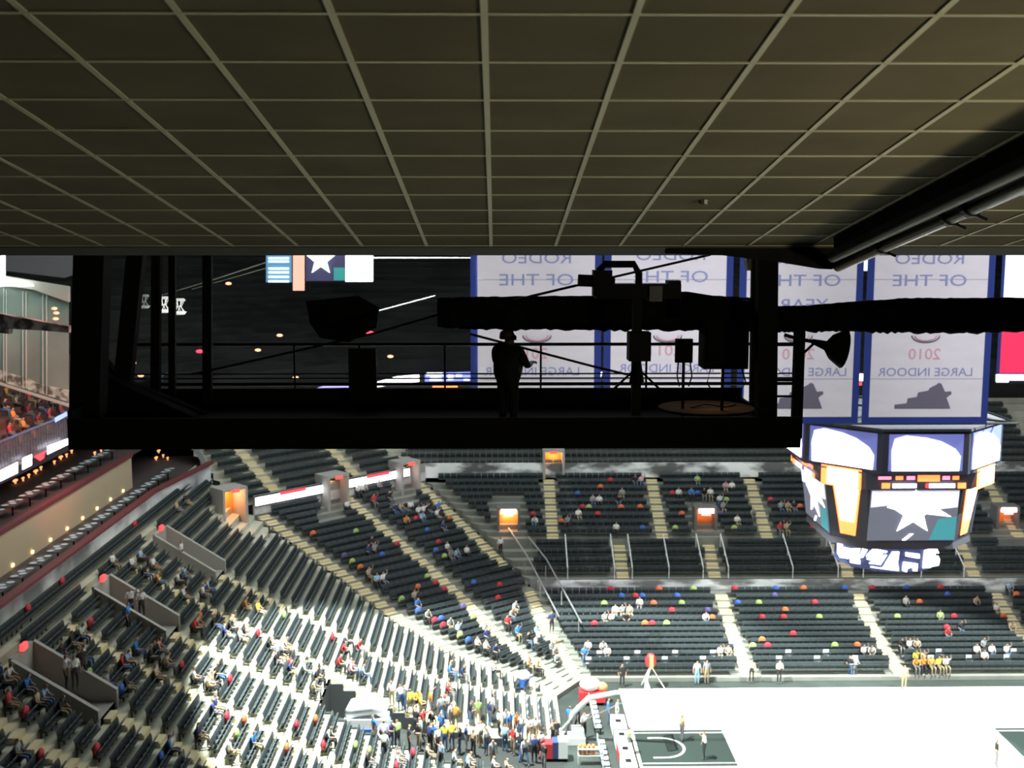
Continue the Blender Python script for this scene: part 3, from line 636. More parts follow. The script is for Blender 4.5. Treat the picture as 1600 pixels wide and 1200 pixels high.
SITTERS = {
 'far': '''g 975,772 k 970,785 w 958,826 w 932,786 g 929,783 p 1000,758 w 1065,771 e 1092,758 b 1084,780 w 1113,775 w 1119,793 k 1105,771 p 1135,760 w 1146,761 g 1120,790 k 995,750 w 1156,815 g 1222,795 t 1230,790 k 1240,798 r 1218,827 t 1232,822 g 1180,803 w 900,808 w 835,816 g 885,820
w 1002,950 t 985,952 g 975,957 w 965,962 w 955,965 k 975,966 g 942,964 w 1105,963 w 940,1015 w 943,1022 w 920,1015 b 917,1021 w 1128,1018 t 1140,1020 w 1360,1020 o 1425,1037 y 1436,1030 o 1445,1040 o 1452,1036 y 1462,1040 w 1470,1045 t 1440,1045 w 1355,1022 w 1525,1023 w 1535,1026 w 1550,1022 g 1540,1010 t 1575,985 e 1468,966 r 1480,986 k 1497,983 t 1525,943 w 1558,946 l 1570,918 g 1412,945 k 1410,1010 w 1418,1010 t 1432,1012 w 1577,1020''',
 'corner': '''w 735,783 g 745,780 l 738,790 w 748,788 w 558,770 w 545,773 g 590,765 k 612,776 r 585,788 t 625,789 w 640,785 n 622,800 k 640,795 o 632,812 w 652,806 l 660,808 w 660,800 k 665,797 w 682,812 n 690,822 k 585,848 n 573,865 g 580,858 w 697,862 l 712,872 w 728,868 g 705,866 t 652,935 b 651,957 t 550,921 l 560,930 k 545,925 g 670,1000 t 667,1005 g 705,975 l 713,983 w 768,977 n 763,985 r 787,975 t 800,966 b 803,990 w 750,1015 w 757,1022 n 770,1017 w 800,950 w 838,998 l 843,990 k 815,1010 w 823,1012 g 868,1015 t 840,1040 t 850,1048 g 900,1005 w 600,905 b 690,790 w 565,762''',
 'end': '''n 350,780 k 290,790 t 278,800 l 208,873 w 175,885 w 210,895 o 255,910 w 280,915 l 288,905 w 283,930 w 315,925 l 320,915 n 318,933 w 245,890 k 232,905 l 190,1030 r 192,1037 b 203,1025 t 240,1015 k 235,1030 t 252,1040 t 243,1050 w 118,1020 k 112,1010 w 130,1000 n 110,1028 w 10,1065 g 18,1060 l 68,1080 b 60,1070 t 75,1065 k 75,1078 r 8,1115 k 85,1060 t 360,975 k 362,980 w 365,990 n 350,990 k 342,985 k 375,990 o 378,948 y 403,953 t 325,1080 n 330,1090 n 322,1105 t 328,1072 k 410,1010 k 425,1025 w 447,1022 t 450,1015 n 447,1045 k 440,1040 g 535,1003 r 527,1015 r 550,1010 p 543,1040 p 545,1048 l 565,1055 r 535,1065 t 485,1085 k 497,1060 w 480,1055 b 710,1057 w 702,1052 n 715,1060 g 697,1075 r 697,1083 w 770,1050 n 300,1150 b 260,1165 w 365,1190 k 200,1075 t 305,980 r 300,985 n 20,1040 g 30,1175 w 620,1182 t 660,1175 l 720,1195 w 705,1190 w 630,1195 g 735,1185 t 790,1190 w 770,1165 k 340,1060 w 300,1060 g 155,1090 b 390,1160 w 500,1150 k 570,1190'''}
for sec, txt in SITTERS.items():
    toks = txt.split()
    for c_, xy in zip(toks[::2], toks[1::2]):
        px, py = map(float, xy.split(',')); s = nearest_seat(px, py, (sec,))
        if (s['px'] - px) ** 2 + (s['py'] - py) ** 2 > 40 ** 2: s['used'] = False; continue
        pn = random.choice(PANTS)
        lab = f"seated person, {SHIRTS[c_][0]} top, {pn[0]}, {ORD[s['row']]} row, {SECN[s['sec']]}, {near_ref(s)}"
        p = Vector(s['p']); f = Vector((math.sin(s['yaw']), -math.cos(s['yaw']), 0)) * .06
        person(random.choice(SITS), p + f, s['yaw'] + random.uniform(-.25, .25), c_, lab, 'seated spectators alike: ' + lab[15:], pn)
        s['under'] = True

# individual seats: the 300 that show largest, the others as one
def shown(s): return -25 < s['px'] < 1620 and 700 < s['py'] < 1215
rest = [s for s in SEATS if not s['used'] and -60 < s['px'] < 1700 and s['py'] < 1290]
rest += [s for s in SEATS if s.get('under')]
vis = sorted([s for s in rest if shown(s)], key=lambda s: s['d'])
ind = set(id(s) for s in vis[:300 - len(NCOV)])
proto = None
for s in vis[:300 - len(NCOV)]:
    o = link('stadium_seat', None, None, s['p'], s['yaw'])
    lab = f"charcoal folding seat in {ORD[s['row']]} row of {SECN[s['sec']]}, {near_ref(s)}"
    tag(o, lab, 'seat', 'charcoal seats, ' + lab[23:])
    link('backrest', backM, o); link('seat', seatMe, o); link('bracket', baseM, o)
mb = MB(); allp = [(x, i) for i, q_ in enumerate((bk, sp, bs)) for x in (q_,)]
for s in rest:
    if id(s) in ind: continue
    M = Matrix.Translation(s['p']) @ Matrix.Rotation(s['yaw'], 4, 'Z')
    for q_, mi in ((bk, 0), (sp, 1)):
        mb.add([M @ Vector(v) for v in q_.v], q_.f, mi)
tag(mb.build('stadium_seats', [SEATM, SEATP]), 'rows of charcoal folding seats filling the far and corner stands', 'seats', kind='stuff')

# white towels laid over seats near the court
tw = MB(); tw.box(-.20, .20, -.22, .08, .475, .50); tw.box(-.20, .20, .02, .06, .5, .86); twm = tw.mesh('towel', WHITE)
cnt = 0
for s in sorted(SEATS, key=lambda s: (s['sec'], s['row'], s['k'])):
    if s['used'] or cnt > 110: continue
    if (s['sec'] == 'far' and s['row'] in (1, 2) and s['k'] % 5 == (0 if s['row'] == 1 else 2)) or (s['sec'] == 'corner' and s['row'] < 5 and s['k'] % 4 == 1) or (s['sec'] == 'end' and s['row'] < 3 and s['p'][1] > 65 and s['k'] % 2 == 0):
        if not (0 < s['px'] < 1600 and s['py'] < 1200): continue
        o = link('towel', twm, None, Vector(s['p']) + Vector((0, 0, .005)), s['yaw']); cnt += 1
        lab = f"white towel laid over a seat in {ORD[s['row']]} row of {SECN[s['sec']]}, {near_ref(s)}"
        tag(o, lab, 'towel', 'white towels over seats, ' + lab[32:])

# standing people ------------------------------------------------------------
def floorz(x, y):
    """height of the floor under a place of the end stand / tunnel / court"""
    if x > 4: return 0.0
    if TUN[0] < y < TUN[1] and x > xb: return max(0.0, (3 - x) * .2)
    i = int((4 - x) / (22.5 / N)); i = max(0, min(NL - 1, i)); return zt(i)
def surf(px, py):
    """first place along the ray through a pixel where the end stand's surface is met"""
    d = ray(px, py)
    for k in range(400, 1400):
        t = k / 10.0; p = Vector((0, 0, CZ)) + d * t
        if p.z <= floorz(p.x, p.y) + .02: return Vector((p.x, p.y, floorz(p.x, p.y)))
    return P(px, py, z=0)
CROWD = '''w 612,1115 w 625,1110 g 632,1116 y 641,1108 y 652,1112 y 656,1118 o 673,1108 g 690,1115 w 700,1112 r 696,1108 k 735,1122 e 747,1120 n 765,1122 w 770,1112 k 650,1135 r 662,1132 k 675,1138 b 690,1140 w 705,1126 o 712,1128
u 612,1150 w 600,1158 e 622,1152 k 640,1160 k 655,1158 l 658,1150 n 672,1160 b 678,1158 w 684,1165 y 695,1160 y 706,1158 k 718,1165 t 740,1168 n 728,1160 w 760,1165 w 752,1155 l 789,1160 w 780,1150 b 797,1140 w 790,1135 o 806,1140 w 815,1148 w 827,1158 w 838,1162 r 802,1165 k 812,1175 w 820,1182 n 835,1178 g 770,1185 l 690,1190 w 845,1172 t 865,1160 k 870,1155 b 890,1130 w 912,1140 n 903,1128 k 850,1190 w 600,1175 k 590,1140 b 585,1148'''
for c_, xy in zip(*[iter(CROWD.split())] * 2):
    px, py = map(float, xy.split(',')); g = surf(px, py + 14)
    if g.x > 3.9: g.z = 0
    elif TUN[0] - .5 < g.y < TUN[1] + .5:
        ins = [TUN[0] + .45, TUN[1] - .45]
        if TUN[0] < g.y < TUN[1]: g.y = max(ins[0], min(ins[1], g.y))
        else: g.y = TUN[0] - .5 if g.y < TUN[0] + 1 else TUN[1] + .5
        g.z = floorz(g.x, g.y)
    near = 'tunnel mouth' if g.z < .1 or TUN[0] < g.y < TUN[1] else f"{ORD[max(0, min(NL - 1, int((4 - g.x) / .7258)))]} row by tunnel"
    pn = random.choice(PANTS); lab = f"standing person, {SHIRTS[c_][0]} top and {pn[0]}, in crowd at {near}"
    person(random.choice(STANDS), g, random.uniform(-3.1, 3.1), c_, lab, 'standing crowd alike: ' + lab[17:], pn)
STNDP = [('w', 752, 0), ]
def stander(c_, px, py, label, me=0, yaw=0, z=None, pants=None, Y=None):
    g = P(px, py, z=0 if z is None else z) if Y is None else P(px, py, Y=Y)
    return person(STANDS[me], g, R(yaw), c_, label, None, pants)
stander('e', 982, 1178, 'player in green and grey by the near edge of the black key', 2, 90, pants=PANTS[3])
stander('w', 1100, 1186, 'player in white shirt and dark shorts standing inside the black key', 1, -80, pants=PANTS[1])
stander('t', 1065, 1158, 'person with arms out beside the far line of the black key', 1, 120)
stander('b', 950, 1131, 'person in blue standing on the black apron behind the baseline', 0, 90, pants=('jeans', (.08, .15, .30)))
stander('w', 964, 1132, 'person in white standing on the apron next to the one in blue', 0, 70, pants=('white trousers', (.7, .7, .7)))
stander('k', 972, 1074, 'person in black standing by the far end of the front row', 0, 10, pants=PANTS[1])
stander('w', 1089, 1069, 'person in white top and light jeans standing at the far sideline', 0, 0, pants=('pale jeans', (.25, .45, .60)))
stander('g', 1104, 1068, 'person in grey beside the one in light jeans at the far sideline', 0, 10, pants=PANTS[2])
stander('t', 1174, 1067, 'dark figure with tan top standing at far sideline below the stairs', 0, -10, pants=PANTS[1])
stander('w', 1217, 1068, 'person in white top standing at far sideline right of the stairs', 2, 10, pants=PANTS[1])
stander('l', 1335, 1060, 'person in pale blue standing at far sideline near a seated group', 2, 30)
stander('k', 1328, 1060, 'person in black leaning beside one in pale blue at far sideline', 2, -40)
stander('t', 1412, 1076, 'person standing at the bottom of the stairs below the scoreboard', 0, 0, pants=PANTS[2])
stander('n', 862, 990, 'person in navy shirt standing on the cream corner stairs', 0, 20, z=2.2, pants=PANTS[1])
stander('k', 1556, 1198, 'dark figure standing on the court at the lower right', 0, 80, pants=PANTS[3])
stander('w', 782, 870, 'person in black and white beside the orange corner doorway', 0, 30, z=5.0, pants=PANTS[1])
stander('w', 790, 832, 'dark figure standing inside the orange corner doorway', 3, 0, z=6.0, pants=PANTS[1])
for c_, px, py, lb in (('w', 205, 965, 'person in dark jacket with white stripes standing mid aisle'), ('w', 222, 968, 'person in striped white top standing beside the dark jacket'), ('w', 284, 885, 'person in white and black standing at the farthest stair opening'), ('w', 104, 1078, 'person in long white and black top by the left stair opening'), ('w', 118, 1078, 'second white-sleeved person close behind the left stair opening'), ('k', 131, 1080, 'person in black standing in the aisle near the left edge'), ('b', 201, 990, 'person in blue beside the grey barrier of the middle aisle')):
    g = surf(px, py); person(random.choice(STANDS), g, R(random.uniform(30, 120)), c_, lb, None, PANTS[1])

# ------------------------------------------------------------------ courtside things
REDP = mat('red_pad', (.65, .04, .05), .5); WM = mat('white_metal', (.85, .86, .85), .4)
hoop = empty('basketball_hoop', (4.8, 65.2, 0), label='white armed basketball hoop with red padded base behind the baseline', cat='basketball hoop')
q = MB(); q.box(-1.1, .6, -.5, .5, 0, .45); q.box(-.2, .5, -.4, .4, .45, .9); q.build('padded_base', WM, hoop)
q = MB(); q.tube([(-.6, 0, .5), (-.2, 0, 1.8), (.8, -.2, 2.9), (2.4, -.5, 3.35), (4.3, -.8, 3.5)], [.12, .15, .17, .14, .10], 8); q.build('arm', WM, hoop, smooth=True)
q = MB(); q.tube([(-1.1, 0, .5), (.5, -.15, 2.5)], .05, 6); q.tube([(.6, .3, 1.3), (3.6, -.7, 3.2)], .04, 6); q.build('brace', WM, hoop)
q = MB(); q.box(4.25, 4.30, -1.8, .1, 2.95, 4.0); bb_ = q.build('backboard', mat('clear_board', (.8, .85, .85), .1, alpha=.35), hoop)
q = MB(); q.box(4.22, 4.24, -1.85, .15, 2.9, 2.97); q.box(4.22, 4.33, -1.85, -1.78, 2.9, 4.05); q.box(4.22, 4.33, .08, .15, 2.9, 4.05); q.box(4.22, 4.33, -1.85, .15, 4.0, 4.05); q.build('frame', WM, bb_)
q = MB(); ring = [(4.68 + .23 * math.cos(a * math.pi / 8), -.85 + .23 * math.sin(a * math.pi / 8), 3.05) for a in range(17)]; q.tube(ring, .02, 6); q.build('rim', mat('rim_orange', (.8, .2, .04), .4), bb_)
q = MB()
for a in range(12):
    b = a * math.pi / 6; q.tube([(4.68 + .23 * math.cos(b), -.85 + .23 * math.sin(b), 3.05), (4.68 + .12 * math.cos(b + .3), -.85 + .12 * math.sin(b + .3), 2.62)], .008, 4)
q.build('net', WHITE, bb_)
# stepladder with a red jacket at the far side
lad = empty('camera_tripod', P(1016, 1076, z=0), label='white splayed tripod with red covered top at the far sideline', cat='tripod')
for a in (0, 120, 240):
    q = MB(); q.tube([(.1 * math.cos(R(a)), .1 * math.sin(R(a)), 1.5), (1.0 * math.cos(R(a)), .8 * math.sin(R(a)), 0)], .04, 6); q.build('leg', WM, lad)
q = MB(); q.ball((0, 0, 2.0), .5, sc_=(.8, .6, 1.1)); q.build('red_cover', REDP, lad, smooth=True)
q = MB(); q.box(-.12, .12, -.5, -.25, 1.6, 2.5); q.build('orange_flap', mat('orange_cloth', (.85, .35, .15), .7), lad)
# umbrella-like red and white cart at corner of court
cart = empty('padded_cart', P(926, 1098, z=0), label='red and white padded cart in the corner left of the court', cat='cart')
q = MB(); q.box(-.9, .8, -.5, .5, .2, .9); q.build('body', REDP, cart)
q = MB(); q.ball((-.2, 0, 1.3), .7, sc_=(1, .8, .7)); q.build('white_cover', WHITE, cart, smooth=True)
q = MB(); q.ball((.6, 0, 1.1), .4, sc_=(1, .9, .8)); q.build('orange_cover', mat('orange_cloth', (.85, .35, .15), .7), cart, smooth=True)
for sx_, sy_ in ((-.7, -.4), (.6, -.4), (-.7, .4), (.6, .4)):
    q = MB(); q.tube([(sx_, sy_ - .04, .1), (sx_, sy_ + .04, .1)], .1, 10); q.build('wheel', BLACK, cart)
cb = empty('covered_bin', P(818, 1072, z=.9), label='round white covered bin with a blue skirt standing in the corner front rows', cat='bin')
q = MB(); q.tube([(0, 0, 0), (0, 0, .5)], [.35, .42], 14); q.build('skirt', mat('cart_blue', (.03, .12, .5), .5), cb)
q = MB(); q.ball((0, 0, .75), .46, sc_=(1, 1, .75)); q.build('cover', WHITE, cb, smooth=True)
# tunnel cart
wp = surf(575, 1136)
inf = empty('white_cart', (wp.x, 61.9, floorz(wp.x, 61.9) + .1), label='white hooded cart with a blue front parked in the dark tunnel', cat='cart')
q = MB(); q.box(-1.2, 1.3, -.6, .6, .25, 1.0); q.build('body', mat('cart_white', (.88, .88, .9), .4), inf)
q = MB(); q.tube([(-1.0, 0, 1.0), (-.6, 0, 1.5), (.4, 0, 1.65), (1.1, 0, 1.2)], [.35, .55, .55, .35], 12); q.build('hood', mat('cart_white', (.88, .88, .9), .4), inf, smooth=True)
q = MB(); q.box(-1.15, 1.25, -.64, -.6, .15, .45); q.box(1.3, 1.4, -.5, .5, .1, .7); q.build('blue_skirt', mat('cart_blue', (.03, .12, .5), .5), inf)
for sx_, sy_ in ((-.8, -.6), (.9, -.6), (-.8, .6), (.9, .6)):
    q = MB(); q.tube([(sx_, sy_ - .06, .16), (sx_, sy_ + .06, .16)], .16, 10); q.build('wheel', BLACK, inf)
# chairs along the baseline and press tables
fch = MB(); fch.box(-.22, .22, -.2, .22, .44, .50); fback = MB(); fback.box(-.22, .22, .2, .25, .5, .9); fl4 = MB()
fsm, fbm = fch.mesh('seat', mat('pale_chair_cloth', (.62, .68, .70), .7)), fback.mesh('backrest', mat('pale_chair_cloth', (.62, .68, .70), .7))
lgm = MB(); lgm.tube([(0, 0, 0), (0, 0, .44)], .02, 5); lgm = lgm.mesh('leg', BLACKM)
for col, X0 in enumerate((6.3,)):
    for k in range(16):
        y = 60.6 + k * .72
        if abs(y - 65.2) < 1.0: continue
        o = empty('folding_chair', (X0, y, 0), R(90), label='pale cloth covered chair in the line beside the black apron', cat='chair', group='chairs along the baseline apron')
        link('seat', fsm, o); link('backrest', fbm, o)
        for sx_ in (-.18, .18):
            for sy_ in (-.16, .18): link('leg', lgm, o, (sx_, sy_, 0))
for k, (y, m_) in enumerate(((66.6, 'white'), (64.7, 'white'), (62.8, 'red'), (61.2, 'white'))):
    t = empty('press_table', (7.6, y, 0), label={0: 'white draped table on the apron, farthest of the baseline tables', 1: 'white draped table level with the upper part of the key', 2: 'red draped table between white ones on the apron', 3: 'white draped table nearest the picture bottom'}[k], cat='table')
    q = MB(); q.box(-.42, .42, -.85, .85, .70, .75); q.build('tabletop', WHITE, t)
    q = MB(); q.box(-.43, -.41, -.86, .86, .08, .74); q.box(.41, .43, -.86, .86, .08, .74); q.box(-.43, .43, -.87, -.85, .08, .74); q.box(-.43, .43, .85, .87, .08, .74); q.build('drape', REDP if m_ == 'red' else WHITE, t)
    for sx_ in (-.35, .35):
        for sy_ in (-.75, .75): link('leg', lgm, t, (sx_, sy_, 0))
    q = MB(); q.box(-.2, .15, -.3, .1, .75, .78); q.build('screen', BLACK, t)
rk = empty('ball_rack', P(868, 1186, z=0), label='ball rack with red end covers and blue middle, left of the baseline', cat='rack')
q = MB(); q.box(-.9, -.2, -.4, .4, .2, 1.1); q.build('red_cover', REDP, rk)
q = MB(); q.box(-.2, .15, -.4, .4, .2, 1.2); q.build('blue_cover', mat('dark_blue_cover', (.04, .07, .18), .6), rk)
q = MB(); q.box(.15, .7, -.4, .4, .2, 1.25); q.build('white_cover', WHITE, rk)
q = MB(); q.box(-.9, .7, -.35, .35, .05, .2); q.build('base', BLACKM, rk)
BALLM = mat('ball_orange', (.70, .25, .06), .6); bm_ = MB(); bm_.ball((0, 0, .12), .12, nu=12, nv=8); bmesh_ = bm_.mesh('basketball', BALLM)
rk2 = empty('ball_rack', (5.0, 62.3, 0), label='low open rack holding basketballs beside the baseline chairs', cat='rack')
q = MB(); q.box(-.25, 1.25, -.2, .2, .55, .58); q.box(-.25, 1.25, -.2, .2, .95, .98); q.build('shelf', WM, rk2); q = MB()
for a in (-.25, 1.22): q.box(a, a + .03, -.2, -.17, 0, .98); q.box(a, a + .03, .17, .2, 0, .98)
q.build('frame', WM, rk2)
for k in range(8):
    o = link('basketball', bmesh_, None, (4.88 + .26 * (k % 4), 62.3, .58 + .4 * (k // 4))); tag(o, f"orange basketball on the {'upper' if k > 3 else 'lower'} shelf of the open ball rack", 'ball', f"basketballs on the {'upper' if k > 3 else 'lower'} shelf")
# dividing rails and table ledges of the suite rows
for k, x in enumerate([v for v in (5.6, 9.3, 10.7, 13.6, 16.3, 18.3, 23.4, 27.0, 29.0, 33.6, 37.0)]):
    q = MB(); q.tube([(x, 85.5, 4.9), (x, 88.9, 6.7)], .05, 6); q.tube([(x, 85.5, 4.0), (x, 85.5, 4.9)], .04, 6); q.tube([(x, 88.9, 5.4), (x, 88.9, 6.7)], .04, 6)
    q.tube([(x, 87.2, 4.6), (x, 87.2, 5.8)], .04, 6)
    tag(q.build('divider_rail', WM), ['pale sloping rail dividing the suite rows, leftmost', 'pale rail on the left side of the small cream stairs', 'pale rail on the right side of the small cream stairs', 'pale rail between the two left suite blocks', 'pale rail left of the stairs under the red doorway', 'pale rail right of the stairs under the red doorway', 'pale rail in the middle of the suite rows', 'pale rail left of the stairs below the scoreboard', 'pale rail right of the stairs below the scoreboard', 'pale rail near the right edge suite rows', 'pale rail at the far right edge'][k], 'railing')
for s_, (x0, x1, y0, y1, z0, z1) in enumerate(((1.0, 4.6, 90.2, 79.5, 6.6, 3.0), (2.6, 6.2, 89.0, 78.6, 6.2, 2.8))):
    q = MB(); q.tube([(x0, y0, z0 + .3), ((x0 * 1.6 + x1) / 2.6, 86.5, z0 - .9), (x1, y1, z1)], .06, 6)
    for f_ in (.05, .35, .65, .95): q.tube([(x0 + (x1 - x0) * f_, y0 + (y1 - y0) * f_, z0 + (z1 - z0) * f_ - 1.0), (x0 + (x1 - x0) * f_, y0 + (y1 - y0) * f_, z0 + (z1 - z0) * f_ + .1)], .04, 6)
    tag(q.build('stair_railing', RAILM), ('left', 'right')[s_] + ' handrail of the cream stairs below the orange corner doorway', 'railing')

# ------------------------------------------------------------------ scoreboard
SX, SY = 23.0, 64.3
sb = empty('scoreboard', (SX, SY, 12), label='huge octagonal video scoreboard hanging over the centre of the court', cat='scoreboard')
def sbp(mb, name, m, par=None, smooth=False):
    o = mb.build(name, m, par or sb, smooth=smooth)
    if par is None: o.location = (-SX, -SY, -12)
    return o
SBF = mat('scoreboard_frame', (.025, .025, .045), .6)
SCRB = mat('screen_blue', (.1, .12, .3), emit=.5, ecol=(.20, .22, .65)); SCRW = mat('screen_white', (1, 1, 1), emit=6, ecol=(1, .97, 1))
SCRG = mat('screen_grey', (.03, .03, .05), emit=.20, ecol=(.75, .80, 1.0)); SCRT = mat('screen_teal', (.02, .06, .07), emit=.45, ecol=(.12, .72, .80)); SCRH = mat('screen_haze', (.6, .6, .8), emit=1.0, ecol=(.72, .72, .92))
def octring(Ra, z0, z1, name, m, a0=22.5, ch=None):
    q = MB(); Rc = Ra / math.cos(R(22.5))
    pts = [(SX + Rc * math.cos(R(a0 + 45 * k)), SY + Rc * math.sin(R(a0 + 45 * k)), z0) for k in range(8)]
    q.prism(pts, (0, 0, z1 - z0)); return sbp(q, name, m)
RA = 5.6
octring(RA, 18.0, 20.35, 'upper_housing', SBF); octring(RA + .1, 20.35, 20.5, 'top_rim', mat('grey_rim', (.06, .055, .07), .6))
def facepanel(ang, Ra, pts, out, name, m, tilt=0, zref=0):
    """pts in (u,z) on the face with outward normal at angle ang"""
    n = Vector((math.cos(R(ang)), math.sin(R(ang)), 0)); u = Vector((-n.y, n.x, 0))
    q = MB(); base = Vector((SX, SY, 0)) + n * (Ra + out)
    q.prism([base + u * a + Vector((0, 0, b)) - n * tilt * (zref - b) for a, b in pts], n * .03); return sbp(q, name, m)
for k in range(8):
    ang = -90 + 45 * k
    us = facepanel(ang, RA, [(-2.0, 18.2), (2.0, 18.2), (2.0, 20.2), (-2.0, 20.2)], .01, 'upper_screen', SCRB)
    arch = [(-1.8, 18.22), (1.8, 18.22), (1.85, 19.0), (1.55, 19.4), (.8, 19.8), (0, 20.0), (-1.1, 20.12), (-1.7, 19.95), (-1.85, 19.3)]
    sub(facepanel(ang, RA, arch, .05, 'glowing_picture', SCRW), us)
    sub(facepanel(ang, RA, [(-1.2, 19.22), (-.2, 19.26), (-.2, 19.30), (-1.2, 19.27)], .09, 'picture_line', SCRH), us)
    sub(facepanel(ang, RA, [(.2, 19.25), (1.0, 19.08), (1.1, 19.12), (.3, 19.33)], .09, 'picture_line', SCRH), us)
# lower box: four main faces and four orange chamfers
HW, CHF = 2.55, 1.75
def lowring(z0, z1, s0, s1, m, name):
    q = MB(); pts = lambda s, z: [(SX + a * s, SY + b * s, z) for a, b in ((-HW, -HW - CHF), (HW, -HW - CHF), (HW + CHF, -HW), (HW + CHF, HW), (HW, HW + CHF), (-HW, HW + CHF), (-HW - CHF, HW), (-HW - CHF, -HW))]
    A, B = pts(s0, z0), pts(s1, z1); q.add(A + B, [tuple(range(8))[::-1], tuple(range(8, 16))] + [(i, (i + 1) % 8, 8 + (i + 1) % 8, 8 + i) for i in range(8)])
    return sbp(q, name, m)
lowring(17.0, 18.0, 1.12, 1.18, SBF, 'stats_housing'); lowring(13.8, 17.0, .93, 1.03, SBF, 'main_housing'); lowring(13.45, 13.8, .94, .93, mat('grey_rim', (.06, .055, .07), .6), 'lower_rim')
for k in range(4):
    ang = -90 + 90 * k; Ra = (HW + CHF)
    fp = lambda pts, name, m, out, s=1.0: facepanel(ang, Ra * s, pts, out, name, m)
    # statistic band
    for (u0, u1, z0, z1, m) in ((-2.3, -1.6, 17.62, 17.78, LEDP), (-1.35, -.95, 17.6, 17.8, LEDO), (-.75, -.3, 17.6, 17.8, LEDP), (-.15, 1.05, 17.5, 17.85, LEDO), (1.2, 1.6, 17.6, 17.8, LEDP), (1.75, 2.1, 17.6, 17.8, LEDO), (-2.1, -1.65, 17.12, 17.42, LEDO), (-1.5, -.2, 17.15, 17.38, LEDW), (.5, 1.9, 17.15, 17.38, LEDW), (2.05, 2.5, 17.12, 17.42, LEDO), (.3, .48, 17.15, 17.38, LEDR)):
        fp([(u0, z0), (u1, z0), (u1, z1), (u0, z1)], 'stat_display', m, .02, 1.165)
    ms_ = [None]
    def mp(pts, name, m, out):
        o_ = facepanel(ang, Ra, pts, out + .13, name, m, tilt=.135, zref=17.0)
        if ms_[0] is None: ms_[0] = o_
        else: sub(o_, ms_[0])
    mp([(-2.45, 13.95), (2.45, 13.95), (2.45, 16.9), (-2.45, 16.9)], 'main_screen', SCRG, .0)
    mp([(-2.4, 15.9), (-1.5, 16.0), (-.2, 15.6), (2.4, 15.9), (2.4, 16.85), (-2.4, 16.85)], 'screen_picture', SCRH, .04)
    mp([(-.9, 15.75), (-1.5, 15.9), (-1.2, 16.2), (0, 15.6), (2.1, 15.35), (1.6, 15.65), (.6, 16.3)], 'screen_picture', SCRW, .05)
    mp([(1.0, 14.0), (2.4, 14.0), (2.4, 15.35), (1.4, 15.2)], 'screen_picture', SCRT, .05)
    star = []
    for j in range(10):
        r_ = 1.45 if j % 2 == 0 else .58; a = R(90 + 36 * j); star.append((r_ * math.cos(a) * 1.0, 15.6 + r_ * math.sin(a) * .92))
    mp(star, 'white_star', SCRW, .08)
    mp([(-.5, 13.98), (-.3, 13.98), (.1, 14.35), (-.1, 14.35)], 'screen_picture', SCRW, .05)
    # chamfer strip
    ang2 = -45 + 90 * k; Rc_ = (2 * HW + CHF) / math.sqrt(2)
    facepanel(ang2, Rc_, [(-.45, 14.1), (.45, 14.1), (.85, 17.0), (-.85, 17.0)], .14, 'glowing_strip', LEDO, tilt=.13, zref=17.0)
    facepanel(ang2, Rc_, [(-.38, 14.9), (.38, 14.9), (.72, 17.0), (-.72, 17.0)], .18, 'glowing_strip', SCRW, tilt=.13, zref=17.0)
    facepanel(ang2, Rc_ * 1.165, [(-1.2, 17.0), (1.2, 17.0), (1.2, 18.1), (-1.2, 18.1)], .02, 'orange_display', LEDO)
    facepanel(ang2, Rc_ * 1.165, [(-.8, 17.1), (1.0, 17.1), (1.0, 18.0), (-.8, 18.0)], .06, 'white_display', SCRW)
# round ring with lettering pieces
q = MB(); RR = 2.85
pts = [(SX + RR * math.cos(2 * math.pi * k / 48), SY + RR * math.sin(2 * math.pi * k / 48), 11.75) for k in range(48)]
q.prism(pts, (0, 0, 1.7)); sbp(q, 'ring_display', mat('ring_dark', (.03, .04, .10), emit=.12, ecol=(.15, .2, .7)))
def oncyl(px, py, r_):
    d = ray(px, py); ox, oy = -SX, -SY
    a = d.x ** 2 + d.y ** 2; b = 2 * (ox * d.x + oy * d.y); c_ = ox * ox + oy * oy - r_ * r_; D = max(0, b * b - 4 * a * c_)
    return Vector((0, 0, CZ)) + d * ((-b - math.sqrt(D)) / (2 * a))
GLY = [[(150, 40), (215, 50), (215, 345), (190, 345), (150, 280)], [(215, 90), (290, 100), (330, 150), (215, 150)], [(215, 190), (330, 215), (290, 350), (215, 340)], [(330, 205), (440, 205), (400, 340), (440, 420), (305, 400), (305, 340)], [(460, 210), (530, 225), (470, 330), (420, 340)], [(590, 210), (790, 250), (770, 270), (610, 240), (500, 330), (500, 300)], [(600, 250), (730, 270), (640, 390), (500, 350)], [(750, 285), (780, 290), (690, 425), (530, 405), (540, 390), (670, 400)], [(840, 240), (935, 240), (910, 480), (935, 505), (540, 455), (540, 440), (700, 470)], [(990, 260), (1180, 285), (1180, 345), (990, 310)], [(960, 375), (1160, 400), (1150, 500), (1095, 500), (1095, 440), (1025, 435), (1005, 515), (945, 495)], [(1225, 230), (1340, 195), (1390, 200), (1420, 270), (1330, 265), (1320, 400), (1340, 445), (1300, 470), (1200, 475)], [(1340, 320), (1400, 300), (1425, 350), (1410, 430), (1340, 445)]]
